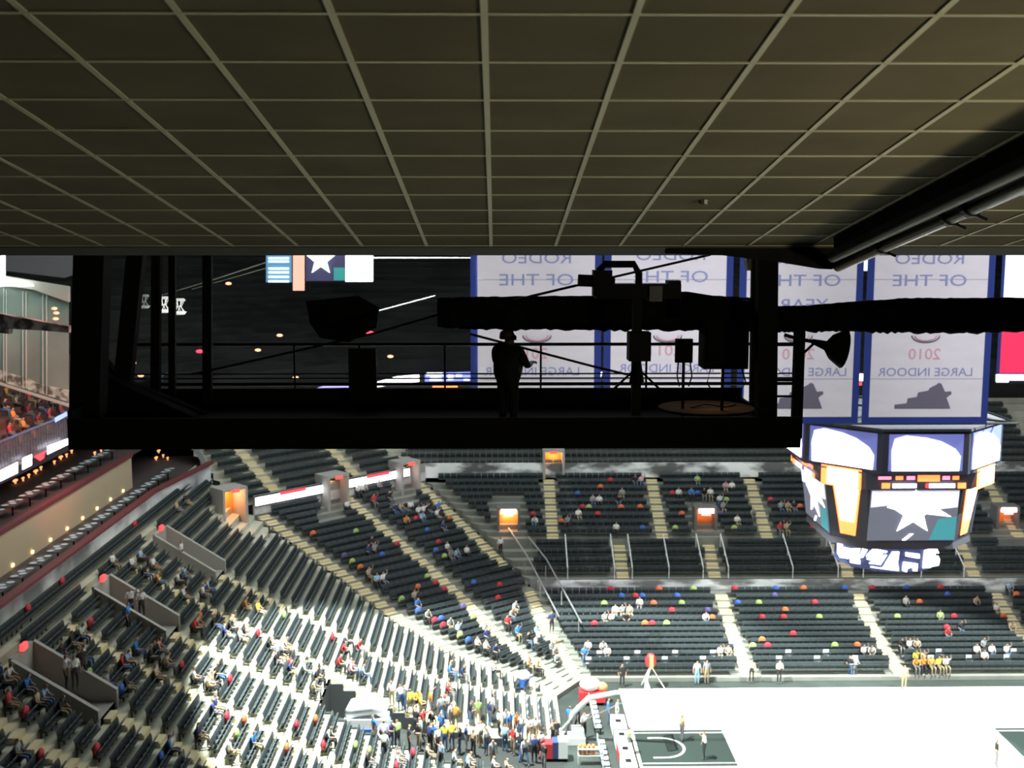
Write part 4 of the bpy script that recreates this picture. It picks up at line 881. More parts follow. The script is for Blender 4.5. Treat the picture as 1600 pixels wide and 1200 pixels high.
for g in GLY:
    q = MB(); gx, gy = sum(x for x, y in g) / len(g), sum(y for x, y in g) / len(g); pp = [(1290 + (gx + (x - gx) * .9) / 8, 830 + (gy + (y - gy) * .9) / 8) for x, y in g] 
    # refine edges so pieces follow the curve
    ref = []
    for (p0, p1) in zip(pp, pp[1:] + pp[:1]):
        nseg = max(1, int(abs(p1[0] - p0[0]) / 4)); ref += [(p0[0] + (p1[0] - p0[0]) * j / nseg, p0[1] + (p1[1] - p0[1]) * j / nseg) for j in range(nseg)]
    bmg = bmesh.new(); vs = [bmg.verts.new(oncyl(x, y, RR + .06)) for x, y in ref]; bmg.faces.new(vs); bmesh.ops.triangulate(bmg, faces=bmg.faces[:])
    me = bpy.data.meshes.new('ring_lettering'); bmg.to_mesh(me); bmg.free(); me.materials.append(SCRW)
    o = link('ring_lettering', me, sb); o.location = (-SX, -SY, -12); o.modifiers.new('thick', 'SOLIDIFY').thickness = .04
for dx, dy in ((-3, -3), (3, -3), (-3, 3), (3, 3)):
    q = MB(); q.tube([(SX + dx, SY + dy, 20.5), (SX + dx, SY + dy, 46)], .04, 5); sbp(q, 'hanging_cable', BLACKM)
q = MB()
for a, b in (((-5, -5.4), (5, -5.4)), ((-5, 5), (5, 5)), ((-5, -5.4), (-5, 5)), ((5, -5.4), (5, 5)), ((-5, -5.4), (5, 5)), ((5, -5.4), (-5, 5))): q.tube([(SX + a[0], SY + a[1], 20.75), (SX + b[0], SY + b[1], 20.75)], .07, 5)
sbp(q, 'top_truss', BLACKM)

# ------------------------------------------------------------------ banners
YB = 57.4
def bp(px, py): return P(px, py, Y=YB)
def banner(x0, x1, lab, words, emblem, ybot):
    tl = bp((x0 + x1) / 2, 330); bl = bp((x0 + x1) / 2, ybot); A, B = bp(x0, ybot).x, bp(x1, ybot).x; cx, w2 = (A + B) / 2, (B - A) / 2
    z0, z1 = bl.z, bp(800, 250).z
    e = empty('banner', (cx, YB, z1), label=lab, cat='banner')
    q = MB(); q.box(-w2, w2, .0, .04, z0 - z1, 0); q.build('border', BLUEB, e)
    bw = .36
    q = MB(); q.box(-w2 + bw, w2 - bw, -.03, .0, z0 - z1 + bw, -.4); cl_ = q.build('cloth', BANW, e)
    q = MB(); q.tube([(-w2, 0, .03), (w2, 0, .03)], .05, 6); q.build('hanging_pole', BLACKM, e)
    for sg in (-1, 1):
        q = MB(); q.tube([(w2 * .8 * sg, 0, .03), (w2 * .8 * sg, 0, 46 - z1)], .03, 5); q.build('cable', BLACKM, e)
    for (s, px, py, wpx, hpx, m) in words:
        c_ = bp(px, py); sc_ = 1 / proj(c_)[2] * F
        o = link('lettering', text_mesh(s, wpx / sc_, hpx / sc_, True), cl_); o.data.materials.append(m); o.location = (c_.x - cx, -.05, c_.z - z1)
    for (yy) in (437, 593):
        q = MB(); zz = bp(800, yy).z - z1; q.box(-w2 + bw, w2 - bw, -.045, -.028, zz - .02, zz + .02); q.build('seam', mat('seam_grey', (.45, .45, .5), .8), cl_)
    if emblem:
        dx = emblem; sil = [(1397, 638), (1397, 632), (1416, 630), (1418, 622), (1432, 620), (1434, 613), (1450, 610), (1452, 606), (1462, 601), (1466, 598), (1470, 599), (1474, 608), (1476, 612), (1485, 611), (1486, 615), (1478, 621), (1484, 638)]
        q = MB(); pts = [bp(x + dx, y) for x, y in sil]; q.prism([Vector((p.x - cx, -.05, p.z - z1)) for p in pts], (0, -.03, 0)); q.build('emblem', BANG, cl_)
    for j, (rx, ry) in enumerate(((22, 11), (17, 8))):
        c_ = bp((x0 + x1) / 2 + 2, 524); sc_ = F / proj(c_)[2]
        ringp = [(c_.x - cx + rx / sc_ * math.cos(R(a)), -.06 - j * .01, c_.z - z1 + ry / sc_ * math.sin(R(a))) for a in range(180, 361, 15)]
        q = MB(); q.tube(ringp, .04, 5); q.build('round_seal', BANR if j else BANG, cl_)
def wset(c, dy=0, yr='2010'):
    return [('RODEO', c, 404 + dy, 108, 17, BANT), ('OF THE', c, 438 + dy, 116, 18, BANT), ('YEAR', c, 476 + dy, 78, 18, BANT), (yr, c - 8, 553 + dy, 50, 17, BANR), ('LARGE INDOOR', c - 7, 581 + dy, 148, 13, BANT)]
banner(736, 938, 'white banner with reversed blue lettering behind the camera operator', wset(838, -1), None, 662)
banner(942, 1140, 'white banner with reversed lettering behind the television camera', wset(1048, -6, '2011'), None, 660)
banner(1150, 1340, 'white banner with reversed lettering right of the thick black post', wset(1255), -200, 662)
banner(1346, 1542, 'rightmost rodeo banner with reversed 2010 and grey emblem above the scoreboard', wset(1452), 1e-6, 662)
e = empty('banner', bp(1600, 250), label='banner with bright white top and red lower half at the right edge', cat='banner')
a0, a1 = bp(1556, 600), bp(1740, 600); L0 = e.location.copy()
q = MB(); q.box(a0.x - L0.x, a1.x - L0.x, 0, .04, bp(1600, 585).z - L0.z, 0); q.build('border', BLUEB, e)
q = MB(); q.box(a0.x - L0.x + .15, a1.x - L0.x, -.03, 0, bp(1600, 500).z - L0.z, -.2); q.build('white_half', mat('backlit_white', (.9, .9, .9), emit=1.2, ecol=(.95, .97, 1)), e)
q = MB(); q.box(a0.x - L0.x + .15, a1.x - L0.x, -.03, 0, bp(1600, 583).z - L0.z, bp(1600, 500).z - L0.z); q.build('red_half', mat('backlit_red', (.75, .03, .10), emit=.45, ecol=(1, .03, .12)), e)

# scoreboard reflection and ribbon pieces seen through the platform
def plate(name, boxes, Y, label, cat='display', dy=.3, frame=None):
    c_ = P(boxes[0][1][0][0], boxes[0][1][0][1], Y=Y); e = empty(name, c_, label=label, cat=cat)
    for i, (nm, pts, m, off) in enumerate(boxes):
        q = MB(); q.prism([P(x, y, Y=Y) + Vector((0, -off, 0)) - c_ for x, y in pts], (0, dy if i == 0 else .05, 0)); q.build(nm, m, e)
    return e
rect = lambda x0, x1, y0, y1: [(x0, y1), (x1, y1), (x1, y0), (x0, y0)]
VBLUE = mat('reflected_blue', (.1, .25, .4), emit=.45, ecol=(.16, .36, .62)); VDARK = mat('reflected_dark', (.05, .05, .12), emit=.10, ecol=(.25, .22, .55)); VORG = mat('reflected_salmon', (.8, .4, .3), emit=.8, ecol=(.95, .50, .38)); VTEAL = mat('reflected_teal', (.05, .3, .3), emit=.25, ecol=(.06, .55, .5)); VW = mat('reflected_white', (1, 1, 1), emit=2.5, ecol=(.97, 1, .93)); VTXT = mat('reflected_text', (1, 1, 1), emit=1.6, ecol=(.75, .95, 1))
s2 = []
for j in range(10):
    r_ = 24 if j % 2 == 0 else 10; a = R(90 + 36 * j); s2.append((502 + r_ * math.cos(a), 406 - r_ * math.sin(a) * 1.05))
plate('scoreboard_reflection', [('housing', rect(414, 584, 380, 443), BLACKM, 0), ('blue_reflection', rect(416, 456, 382, 441), VBLUE, .1), ('salmon_strip', rect(458, 476, 382, 454), VORG, .1), ('dark_reflection', rect(478, 540, 382, 439), VDARK, .1), ('teal_patch', rect(522, 539, 418, 438), VTEAL, .2), ('white_star', s2, VW, .3), ('white_panel', rect(540, 583, 397, 440), VW, .1)] + [('text_line', rect(420, 452, y, y + 3), VTXT, .2) for y in (402, 407, 418, 424, 431, 438)], 100, 'scoreboard reflection in glass with a white star and glowing white panel, upper left')  # mirror image of the scoreboard in glass, its glow put into solid shapes
RB = mat('ribbon_blue', (.2, .2, 1), emit=1.2, ecol=(.25, .30, 1)); RWh = mat('ribbon_white', (1, 1, 1), emit=4, ecol=(.90, .90, 1))
plate('ribbon_board', [('housing', [(588, 606), (735, 606), (735, 580), (588, 594)], LEDX, 0), ('white_segment', [(588, 605), (612, 601), (655, 596), (655, 585), (620, 588), (588, 597)], RWh, .1), ('blue_segment', [(664, 596), (735, 595), (735, 581), (664, 583)], RB, .1), ('white_segment', rect(667, 692, 582, 586), RWh, .2), ('white_segment', rect(672, 690, 589, 594), RWh, .2), ('white_segment', rect(700, 708, 583, 593), RWh, .2), ('white_segment', rect(713, 721, 583, 588), RWh, .2), ('white_segment', rect(725, 733, 590, 594), RWh, .2), ('orange_segment', rect(676, 715, 601, 605), LEDO, .1)], 104, 'blue and white ribbon display seen under the platform railing')
plate('ribbon_board', [('housing', rect(494, 547, 600, 606), LEDX, 0), ('violet_line', [(496, 606), (545, 605), (545, 601), (512, 601)], mat('violet_led', (.4, .35, 1), emit=1.3, ecol=(.42, .38, 1)), .1)], 98, 'thin violet ribbon display low behind the left platform railing')
plate('ribbon_board', [('housing', rect(928, 942, 580, 596), LEDX, 0), ('white_segment', [(929, 595), (938, 592), (941, 581), (932, 583)], RWh, .1)], 104, 'small white piece of ribbon display between the first two banners')
plate('ribbon_board', [('housing', rect(1334, 1350, 582, 602), LEDX, 0), ('white_segment', rect(1335, 1348, 584, 595), RWh, .1), ('red_segment', rect(1336, 1346, 597, 602), ESR, .1)], 104, 'small white piece of ribbon display between the right banners')
plate('ribbon_board', [('housing', rect(1553, 1680, 580, 600), LEDX, 0), ('white_segment', rect(1556, 1575, 585, 597), RWh, .1), ('blue_segment', rect(1575, 1680, 585, 594), RWh, .15)], 104, 'white ribbon display below the red banner at the right edge')
plate('ribbon_board', [('housing', rect(1344, 1361, 403, 424), LEDX, 0), ('pale_segment', rect(1345, 1360, 404, 423), mat('pale_cyan_led', (.7, .9, 1), emit=.9, ecol=(.72, .92, 1)), .1)], 104, 'pale cyan display patch between banners near the ceiling edge')
for k, (pts, Y, m, lb) in enumerate([(rect(662, 681, 520, 530), 118, mat('tan_glow', (.5, .25, .12), emit=.12, ecol=(.8, .35, .2)), 'dim tan lit patch on the far upper deck left of a green one'), (rect(684, 712, 520, 533), 118, mat('green_glow', (.4, .5, .2), emit=.28, ecol=(.5, .7, .2)), 'dim green lit patch on the far upper deck'), (rect(682, 712, 541, 557), 117, mat('orange_glow', (.7, .3, .1), emit=.25, ecol=(.9, .38, .15)), 'dim orange lit patch under the green one on the far deck'), (rect(225, 238, 560, 590), 95, mat('olive_glow', (.4, .4, .1), emit=.15, ecol=(.5, .5, .15)), 'dim olive lit patch behind the left posts')]):
    plate('lit_panel', [('panel', pts, m, 0)], Y, lb, 'panel')
for k, (x, y, c_, lb) in enumerate([(85, 482, 'o', 'topmost of three small orange lamps by left glass wall'), (88, 489, 'o', 'middle of three small orange lamps by left glass wall'), (87, 498, 'o', 'lowest of three small orange lamps by left glass wall'), (578, 520, 'r', 'red lamp above the left platform rail'), (583, 569, 'r', 'red lamp below the left platform rail'), (312, 549, 'r', 'red lamp behind the left cluster of posts'), (357, 443, 'o', 'small orange lamp high left under the ceiling edge'), (437, 524, 'o', 'small orange lamp right of the white lamps'), (403, 547, 'o', 'small orange lamp above the left rail'), (208, 567, 'o', 'upper small orange lamp between left posts'), (220, 587, 'o', 'lower small orange lamp between left posts'), (610, 557, 'o', 'small orange lamp below the rail, centre left'), (462, 590, 'o', 'small orange lamp near the violet ribbon'), (1213, 583, 'y', 'small yellow lamp right of the thick black post')]):
    p = P(x, y, Y=60 if x < 120 else 90 if x < 1000 else 30); rr = .02 * 0 + (3.2 if c_ != 'r' else 4) / (F / proj(p)[2])
    q = MB(); q.ball((0, 0, 0), rr, sc_=(1.5, .6, .7)); q.box(-rr * .2, rr * .2, 0, rr, -rr * .2, rr * .2)
    o = q.build('small_lamp', {'o': mat('lamp_orange', (1, .5, .3), emit=2.0, ecol=(1, .42, .22)), 'r': mat('lamp_red', (1, .05, .08), emit=2.5, ecol=(1, .04, .1)), 'y': mat('lamp_yellow', (1, .8, .4), emit=3, ecol=(1, .75, .35))}[c_], None, p); tag(o, lb, 'lamp')
# three white hourglass lamps
WL = mat('white_fixture_glow', (.9, .9, .88), emit=.75, ecol=(.95, .97, .92))
for k, (x, y, lb, sc_, s_) in enumerate([(225, 471, 'dimmest and leftmost of the three white caged lamps', .85, .3), (256, 476, 'middle of the three white caged lamps', 1, 1), (280, 479, 'rightmost of the three white caged lamps', 1, 1)]):
    p = P(x, y, Y=40); e = empty('caged_lamp', p, label=lb, cat='lamp'); m_ = WL if s_ == 1 else mat('dim_fixture', (.5, .5, .5), emit=.18, ecol=(.8, .85, .8)); u = 1 / 43 * sc_
    q = MB(); q.tube([(0, 0, 9 * u), (0, 0, 12 * u)], [10 * u, 8 * u], 12); q.build('top_plate', m_, e); q = MB(); q.tube([(0, 0, 12 * u), (0, 0, 46 - p.z)], .012, 5); q.build('suspension_rod', BLACKM, e)
    q = MB(); q.tube([(0, 0, -12 * u), (0, 0, -8 * u)], [8 * u, 11 * u], 12); q.build('bottom_plate', m_, e)
    for a in range(6):
        q = MB(); q.tube([(8 * u * math.cos(a * 1.05), 6 * u * math.sin(a * 1.05), 9 * u), (3 * u * math.cos(a * 1.05 + .5), 3 * u * math.sin(a * 1.05 + .5), 0), (9 * u * math.cos(a * 1.05 + 1), 6 * u * math.sin(a * 1.05 + 1), -9 * u)], .5 * u, 4); q.build('strut', m_, e)
# cables
for k, (pts, r_, m_, lb) in enumerate([([(250, 462, 55), (330, 438, 55), (415, 410, 55)], .03, RAILM, 'upper thin pale cable sloping up to the scoreboard reflection'), ([(300, 452, 55), (415, 419, 55)], .02, RAILM, 'lower thin pale cable sloping up to the scoreboard reflection'), ([(590, 486, 55), (680, 462, 55)], .02, RAILM, 'thin pale cable right of the scoreboard reflection'), ([(584, 403, 60), (735, 403, 60)], .02, RAILM, 'thin straight cable under the ceiling edge'), ([(828, 463, 13.5), (1110, 398, 13.5)], .016, BLACK, 'black cable sloping up across the television camera'), ([(300, 585, 17), (580, 522, 17), (690, 490, 17)], .02, BLACK, 'black cable rising across the left railing'), ([(735, 522, 18.5), (925, 572, 18.5), (1000, 590, 18.5)], .022, BLACK, 'black cable sagging right behind the operator')]):
    q = MB(); q.tube([P(x, y, Y=Y) for x, y, Y in pts], r_, 6); tag(q.build('cable', m_), lb, 'cable')

# ------------------------------------------------------------------ camera platform
DZ = P(800, 700, Y=15.4).z                        # underside of the front edge
zf_ = DZ + .08
xl, xr = P(108, 690, Y=15.4).x, P(1250, 690, Y=15.4).x
def pf(px, py, Y): return P(px, py, Y=Y)
pl = empty('camera_platform', ((xl + xr) / 2, 15.4, DZ), label='long black camera platform with railing hanging below the ceiling edge', cat='platform')
def pp_(mb, name, m, smooth=False):
    o = mb.build(name, m, pl, smooth=smooth); o.location = (-(xl + xr) / 2, -15.4, -DZ); return o
q = MB(); q.box(xl, xr, 15.4, 19.2, DZ - .0, zf_); pp_(q, 'deck', BLACK)
q = MB(); q.box(xl, xr, 15.36, 15.42, DZ, P(800, 652, Y=15.4).z); pp_(q, 'front_panel', BLACK)
q = MB(); q.box(xl, xr, 19.15, 19.2, zf_, P(800, 606, Y=19.2).z); pp_(q, 'toe_panel', BLACK)
q = MB(); q.box(xl, xl + .05, 15.4, 19.2, zf_, P(800, 640, Y=15.4).z); q.box(xr - .05, xr, 15.4, 19.2, zf_, P(800, 680, Y=15.4).z); pp_(q, 'side_panel', BLACK)
x0r, x1r = P(200, 538, Y=19.2).x, P(1249, 538, Y=19.2).x
for y_, r_ in ((538, .028), (584, .014), (591, .014), (600, .03)):
    q = MB(); z_ = P(800, y_, Y=19.2).z; q.tube([(x0r, 19.2, z_), (x1r, 19.2, z_)], r_, 8); pp_(q, 'rail', BLACKM)
for x_ in (330, 460, 562, 695, 845, 1010, 1130, 1249):
    q = MB(); X_ = P(x_, 560, Y=19.2).x; q.tube([(X_, 19.2, zf_), (X_, 19.2, P(800, 538, Y=19.2).z)], .02 if x_ != 1249 else .035, 6); pp_(q, 'rail_post', BLACKM)
TOPZ = 33.2
def hanger(px, wpx, Y, y0=395, y1=690, lean=0):
    s = F / (Y * .992 + 3); a, b = P(px, 690, Y=Y).x, P(px + lean, 400, Y=Y).x; w_ = wpx / s / 2
    q = MB(); zt_, zb_ = TOPZ, P(px, y1, Y=Y).z
    k_ = (zt_ - zb_) / (P(px, 400, Y=Y).z - P(px, 690, Y=Y).z); b2 = a + (b - a) * k_
    q.prism([(a - w_, Y, zb_), (a + w_, Y, zb_), (b2 + w_, Y, zt_), (b2 - w_, Y, zt_)], (0, w_ * 1.6, 0)); pp_(q, 'hanger_post', BLACK)
for px, wpx, Y, lean in ((130, 40, 16.0, 8), (180, 22, 17.5, 30), (241, 12, 18.5, 2), (268, 9, 18.8, 0), (323, 12, 18.8, 0), (1199, 26, 15.6, 2), (1180, 14, 18.0, 4)): hanger(px, wpx, Y, lean=lean)
hanger(565, 40, 18.9, y1=640) if False else None
q = MB(); X0, X1 = P(545, 570, Y=19).x, P(588, 570, Y=19).x; q.box(X0, X1, 18.95, 19.1, zf_, P(565, 545, Y=19).z); pp_(q, 'equipment_panel', BLACK)
q = MB(); q.prism([P(x, y, Y=17.0) for x, y in ((112, 690), (112, 560), (150, 580), (210, 610), (300, 650), (330, 690))], (0, .3, 0)); pp_(q, 'side_drape', DRAPE)
q = MB(); q.prism([P(x, y, Y=18.0) for x, y in ((112, 690), (112, 540), (150, 545), (185, 590), (330, 650), (330, 690))], (0, .2, 0)); pp_(q, 'side_drape', DRAPE)
# secondary post with horn on its right end
q = MB(); X_ = P(1247, 600, Y=16).x; q.box(X_ - .07, X_ + .07, 15.95, 16.08, P(1247, 684, Y=16).z, P(1247, 517, Y=16).z); q.box(X_ - .42, X_, 16, 16.05, P(1247, 596, Y=16).z, P(1247, 592, Y=16).z); q.box(X_ - .42, X_, 16, 16.05, P(1247, 621, Y=16).z, P(1247, 618, Y=16).z); q.box(X_ - .42, X_, 16, 16.05, P(1247, 541, Y=16).z, P(1247, 536, Y=16).z); pp_(q, 'end_post', BLACK)

# black drape bundles
def bundle(pts, Y, label, nx=26, fold=.03):
    """pts: (px, ytop, ybottom) along X"""
    q = MB(); rings = []; rnd = random.Random(3)
    N_ = 14
    for j in range(nx * 3 + 1):
        f = j / (nx * 3) * (len(pts) - 1); i = min(int(f), len(pts) - 2); g = f - i
        px = pts[i][0] * (1 - g) + pts[i + 1][0] * g; yt = pts[i][1] * (1 - g) + pts[i + 1][1] * g; yb = pts[i][2] * (1 - g) + pts[i + 1][2] * g
        a, b = P(px, yt, Y=Y), P(px, yb + rnd.uniform(-2, 2), Y=Y); c_ = (a + b) / 2; h = (a.z - b.z) / 2
        rings.append([c_ + Vector((0, math.cos(2 * math.pi * k / N_) * h * .75, math.sin(2 * math.pi * k / N_) * h * (1 + rnd.uniform(-fold, fold)))) for k in range(N_)])
    vs = [v for r_ in rings for v in r_]; fs = []
    for j in range(len(rings) - 1):
        for k in range(N_): fs.append((j * N_ + k, j * N_ + (k + 1) % N_, (j + 1) * N_ + (k + 1) % N_, (j + 1) * N_ + k))
    fs += [tuple(range(N_))[::-1], tuple((len(rings) - 1) * N_ + k for k in range(N_))]
    q.add(vs, fs); return tag(q.build('draped_truss', DRAPE, smooth=True), label, 'drape')
bundle([(684, 465, 512), (760, 463, 516), (860, 462, 516), (960, 462, 517), (1070, 458, 517), (1140, 463, 517), (1190, 466, 518)], 17.0, 'long black draped truss over the platform behind the television camera')
bundle([(1204, 478, 520), (1260, 477, 519), (1330, 471, 519), (1420, 465, 521), (1520, 465, 521), (1680, 464, 519)], 17.0, 'black draped truss running from the thick post to the right edge')
slab('sloping_fly_panel', [(1066, 456), (1075, 456), (1190, 474), (1190, 500), (1060, 500)], 16.4, DRAPE, 'black sloping cloth panel right of the television camera', 'drape', .1)
slab('hanging_cloth', [(478, 470), (560, 462), (592, 480), (588, 512), (545, 535), (500, 528), (484, 505)], 18.4, DRAPE, 'dark bunched cloth hanging left of the draped truss', 'cloth', .15)

# television camera
tvY = 15.6; c0 = P(985, 448, Y=tvY); s = F / proj(c0)[2]
tv = empty('television_camera', c0, label='black television camera with a long lens on the platform', cat='camera')
U = lambda x, y, dy=0: Vector(((x - 985) / s, dy, -(y - 448) / s))
def tvp(name, x0, x1, y0, y1, d0, d1, m=BLACKM):
    q = MB(); q.box((x0 - 985) / s, (x1 - 985) / s, d0, d1, -(y1 - 448) / s, -(y0 - 448) / s); return q.build(name, m, tv)
q = MB(); q.tube([U(903, 438), (U(925, 439))], .085, 14); q.tube([U(922, 439), U(960, 442)], .07, 12); q.build('lens', BLACKM, tv, smooth=False)
tvp('body', 930, 1062, 443, 466, -.15, .18); tvp('lens_housing', 926, 955, 422, 462, -.14, .14)
tvp('viewfinder', 1042, 1062, 438, 464, -.12, .15); tvp('side_unit', 1012, 1032, 446, 470, -.2, .1, mat('grey_unit', (.08, .08, .08), .3))
q = MB(); q.tube([U(935, 424), U(945, 413), U(990, 413), U(998, 428), U(998, 444)], .05, 8); q.build('carry_handle', BLACKM, tv)
q = MB(); q.tube([U(800, 470), U(900, 446)], .02, 6); q.build('pan_bar', BLACKM, tv)
tvp('control_box', 983, 1017, 519, 564, -.12, .2); tvp('pedestal', 990, 1004, 462, 652, 0, .16)
q = MB(); q.tube([U(960, 610), U(997, 575), U(1034, 610)], .02, 6); q.tube([U(997, 560), U(997, 600)], [.05, .11], 8); q.build('pedestal_foot', BLACKM, tv)
q = MB(); q.box(-.03, .03, -.02, .02, 0, .05); 
# cases and cables
def case(name, x0, x1, y0, y1, Y, dep, label, hang=None, cat='case'):
    a, b = P(x0, y1, Y=Y), P(x1, y0, Y=Y); e = empty(name, ((a.x + b.x) / 2, Y, a.z), label=label, cat=cat); w_ = (b.x - a.x) / 2; h = b.z - a.z
    q = MB(); q.box(-w_, w_, 0, dep, 0, h); q.box(-w_ * .9, w_ * .9, -.03, 0, h * .1, h * .9); q.build('body', BLACK, e)
    q = MB(); q.tube([(0, dep * .5, 0), (0, dep * .5, zf_ - a.z)] if a.z > zf_ else [(0, 0, 0), (0, 0, .1)], .025, 6); q.build('stand', BLACKM, e)
    for sx_ in (-.7, .7):
        q = MB(); q.tube([(w_ * sx_, 0, .02), (w_ * sx_ * 1.25, -.05, -.2), (w_ * sx_ * .8, -.02, -.36)], .012, 6); q.build('cord', BLACKM, e)
    return e
case('monitor', 1056, 1083, 530, 567, 17.0, .12, 'small black monitor on the railing right of the camera pedestal', cat='monitor')
case('loudspeaker', 1100, 1172, 470, 577, 16.6, .5, 'large black loudspeaker cabinet left of the thick post', cat='speaker')
# wide horn light near the right post
hp = P(1285, 545, Y=16.2); hn = empty('reflector_lamp', hp, label='black flared reflector lamp on an arm right of the thick post', cat='lamp'); s3 = F / proj(hp)[2]
V = lambda x, y, dy=0: Vector(((x - 1285) / s3, dy, -(y - 545) / s3))
q = MB(); q.tube([V(1268, 533), V(1290, 540), V(1300, 542), V(1318, 545)], [.035, .07, .19, .29], 16); q.build('flared_shade', BLACK, hn, smooth=True)
q = MB(); q.tube([V(1225, 523), V(1248, 530), V(1272, 534)], .03, 6); q.tube([V(1247, 560), V(1272, 536)], .02, 6); q.build('arm', BLACKM, hn)
# round brown table on the deck
tp = P(1103, 636, Y=17.2); tb = empty('round_table', (tp.x, 17.2, zf_), label='round table with a brown top on the dark platform deck', cat='table'); th = tp.z - zf_
q = MB(); q.tube([(0, 0, th - .04), (0, 0, th)], .74, 32); q.build('tabletop', mat('brown_wood', (.20, .10, .035), .95, noise=(3, .3, 1, 4, 1), spec=.05), tb)
q = MB(); q.tube([(0, 0, 0), (0, 0, th - .03)], .05, 8); q.tube([(0, 0, 0), (0, 0, .03)], .3, 16); q.build('leg', BLACKM, tb)
q = MB(); q.tube([(-.25, -.1, th + .01), (0, .1, th + .03), (.3, -.05, th + .01), (.5, .2, th + .01)], .012, 6); tag(q.build('cord', BLACKM, None, (tp.x, 17.2, zf_)), 'dark cord lying across the brown round table', 'cord')
point('table_lamp_light', (tp.x + .1, 17.0, tp.z + .55), 1.6, (1, .7, .4), .05)

# operator in silhouette
oY = 16.0; og = Vector((P(793, 600, Y=oY).x, oY, zf_)); hz = P(793, 515, Y=oY).z; H = hz - zf_
OJ = stand_j(2, 0.02, .03)
OJ['nose'] = (0, -.118, 1.61, .02); 
OJ['waist'] = (0, .01, 1.12, .20); OJ['chest'] = (0, -.02, 1.33, .21); OJ['pelvis'] = (0, 0, .95, .20); OJ['shl'] = (-.22, 0, 1.42, .08); OJ['shr'] = (.22, 0, 1.42, .08)
OJ['elbl'] = (-.30, -.08, 1.16, .055); OJ['elbr'] = (.30, -.10, 1.16, .055); OJ['wrl'] = (-.18, -.32, 1.17, .034); OJ['wrr'] = (.20, -.36, 1.20, .034); OJ['handl'] = (-.12, -.40, 1.18, .032); OJ['handr'] = (.15, -.44, 1.22, .032)
OE = list(BODY_E)
for sd, sg in (('l', -1), ('r', 1)):
    hx, hy, hz_, _ = OJ['hand' + sd]
    for f_ in range(4):
        a = (f_ - 1.5) * .020; ln = (.055, .065, .06, .045)[f_]
        OJ[f'k{sd}{f_}'] = (hx + sg * 0 + a, hy - .045, hz_ + .012, .009); OJ[f'm{sd}{f_}'] = (hx + a * 1.15, hy - .045 - ln * .6, hz_ - .002, .0085); OJ[f't{sd}{f_}'] = (hx + a * 1.1, hy - .045 - ln * .7, hz_ - .035, .008)
        OE += [('hand' + sd, f'k{sd}{f_}', 0), (f'k{sd}{f_}', f'm{sd}{f_}', 0), (f'm{sd}{f_}', f't{sd}{f_}', 0)]
    OJ['tb' + sd] = (hx - sg * .045, hy - .01, hz_ + .0, .010); OJ['tt' + sd] = (hx - sg * .05, hy - .05, hz_ - .015, .009); OE += [('hand' + sd, 'tb' + sd, 0), ('tb' + sd, 'tt' + sd, 0)]
ome = figure('camera_operator', OJ, OE, sub=2)
op = link('person', ome, None, og, R(140)); op.scale = (1, 1, H / 1.745)
tag(op, 'person in dark clothes standing on the black platform with hands raised to controls', 'person')
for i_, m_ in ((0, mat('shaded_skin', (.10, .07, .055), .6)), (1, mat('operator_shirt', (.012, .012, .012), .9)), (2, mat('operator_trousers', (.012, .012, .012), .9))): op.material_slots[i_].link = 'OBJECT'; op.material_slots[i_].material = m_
q = MB(); q.tube([(math.cos(a) * .115, -.01, 1.63 + math.sin(a) * .125) for a in [math.pi * k / 10 for k in range(11)]], .014, 6)
for sg in (-1, 1): q.tube([(sg * .085, -.01, 1.62), (sg * .125, -.01, 1.62)], .045, 10)
q.tube([(-.11, -.03, 1.60), (-.07, -.13, 1.57)], .006, 5); q.build('headset', BLACKM, op)
q = MB(); q.ball((0, .012, 1.665), .105, sc_=(1, 1.08, .85)); q.build('hair', HAIRM, op, smooth=True)

# ------------------------------------------------------------------ ceiling of the top concourse
aC = R(8.96); hC = 1.614; tC = .61
def cp_(x, yp, dz=0): return Vector((x, yp * math.cos(aC) + (hC + dz) * math.sin(aC), CZ - yp * math.sin(aC) + (hC + dz) * math.cos(aC)))
VX = -.0186 * 0 + math.tan(R(.03))
q = MB(); Y0c, Y1c = 1.0, 10.62
a_, b_, c_, d_ = (-9, Y0c), (11, Y0c), (11, Y1c), (-9, Y1c)
q.add([cp_(x, y) for x, y in (a_, b_, c_, d_)] + [cp_(x, y, .1) for x, y in (a_, b_, c_, d_)], [(0, 1, 2, 3), (7, 6, 5, 4), (0, 4, 5, 1), (2, 6, 7, 3), (1, 5, 6, 2), (3, 7, 4, 0)])
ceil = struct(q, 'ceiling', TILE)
q = MB()
def cbar(x0, x1, y0, y1):
    A = [cp_(x, y, -.006) for x, y in ((x0, y0), (x1, y0), (x1, y1), (x0, y1))]; B = [cp_(x, y, .0) for x, y in ((x0, y0), (x1, y0), (x1, y1), (x0, y1))]
    q.add(A + B, [(0, 1, 2, 3), (0, 4, 5, 1), (1, 5, 6, 2), (2, 6, 7, 3), (3, 7, 4, 0)])
xo = -.045
for k in range(-14, 19): cbar(k * tC + xo - .015, k * tC + xo + .015, Y0c, Y1c)
yp = 4.43 - tC * 5
while yp < Y1c: cbar(-9, 11, yp - .012, yp + .012); yp += .613
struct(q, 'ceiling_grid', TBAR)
q = MB(); p_ = P(1073, 318, Y=9.0); q.ball(cp_(1.56, 8.35, -.01), .03); q.tube([cp_(1.56, 8.35, 0), cp_(1.56, 8.35, -.03)], [.04, .03], 8); tag(q.build('sprinkler_head', mat('dull_brass', (.12, .09, .06), .4)), 'tiny dark sprinkler head in the tiled ceiling', 'sprinkler')
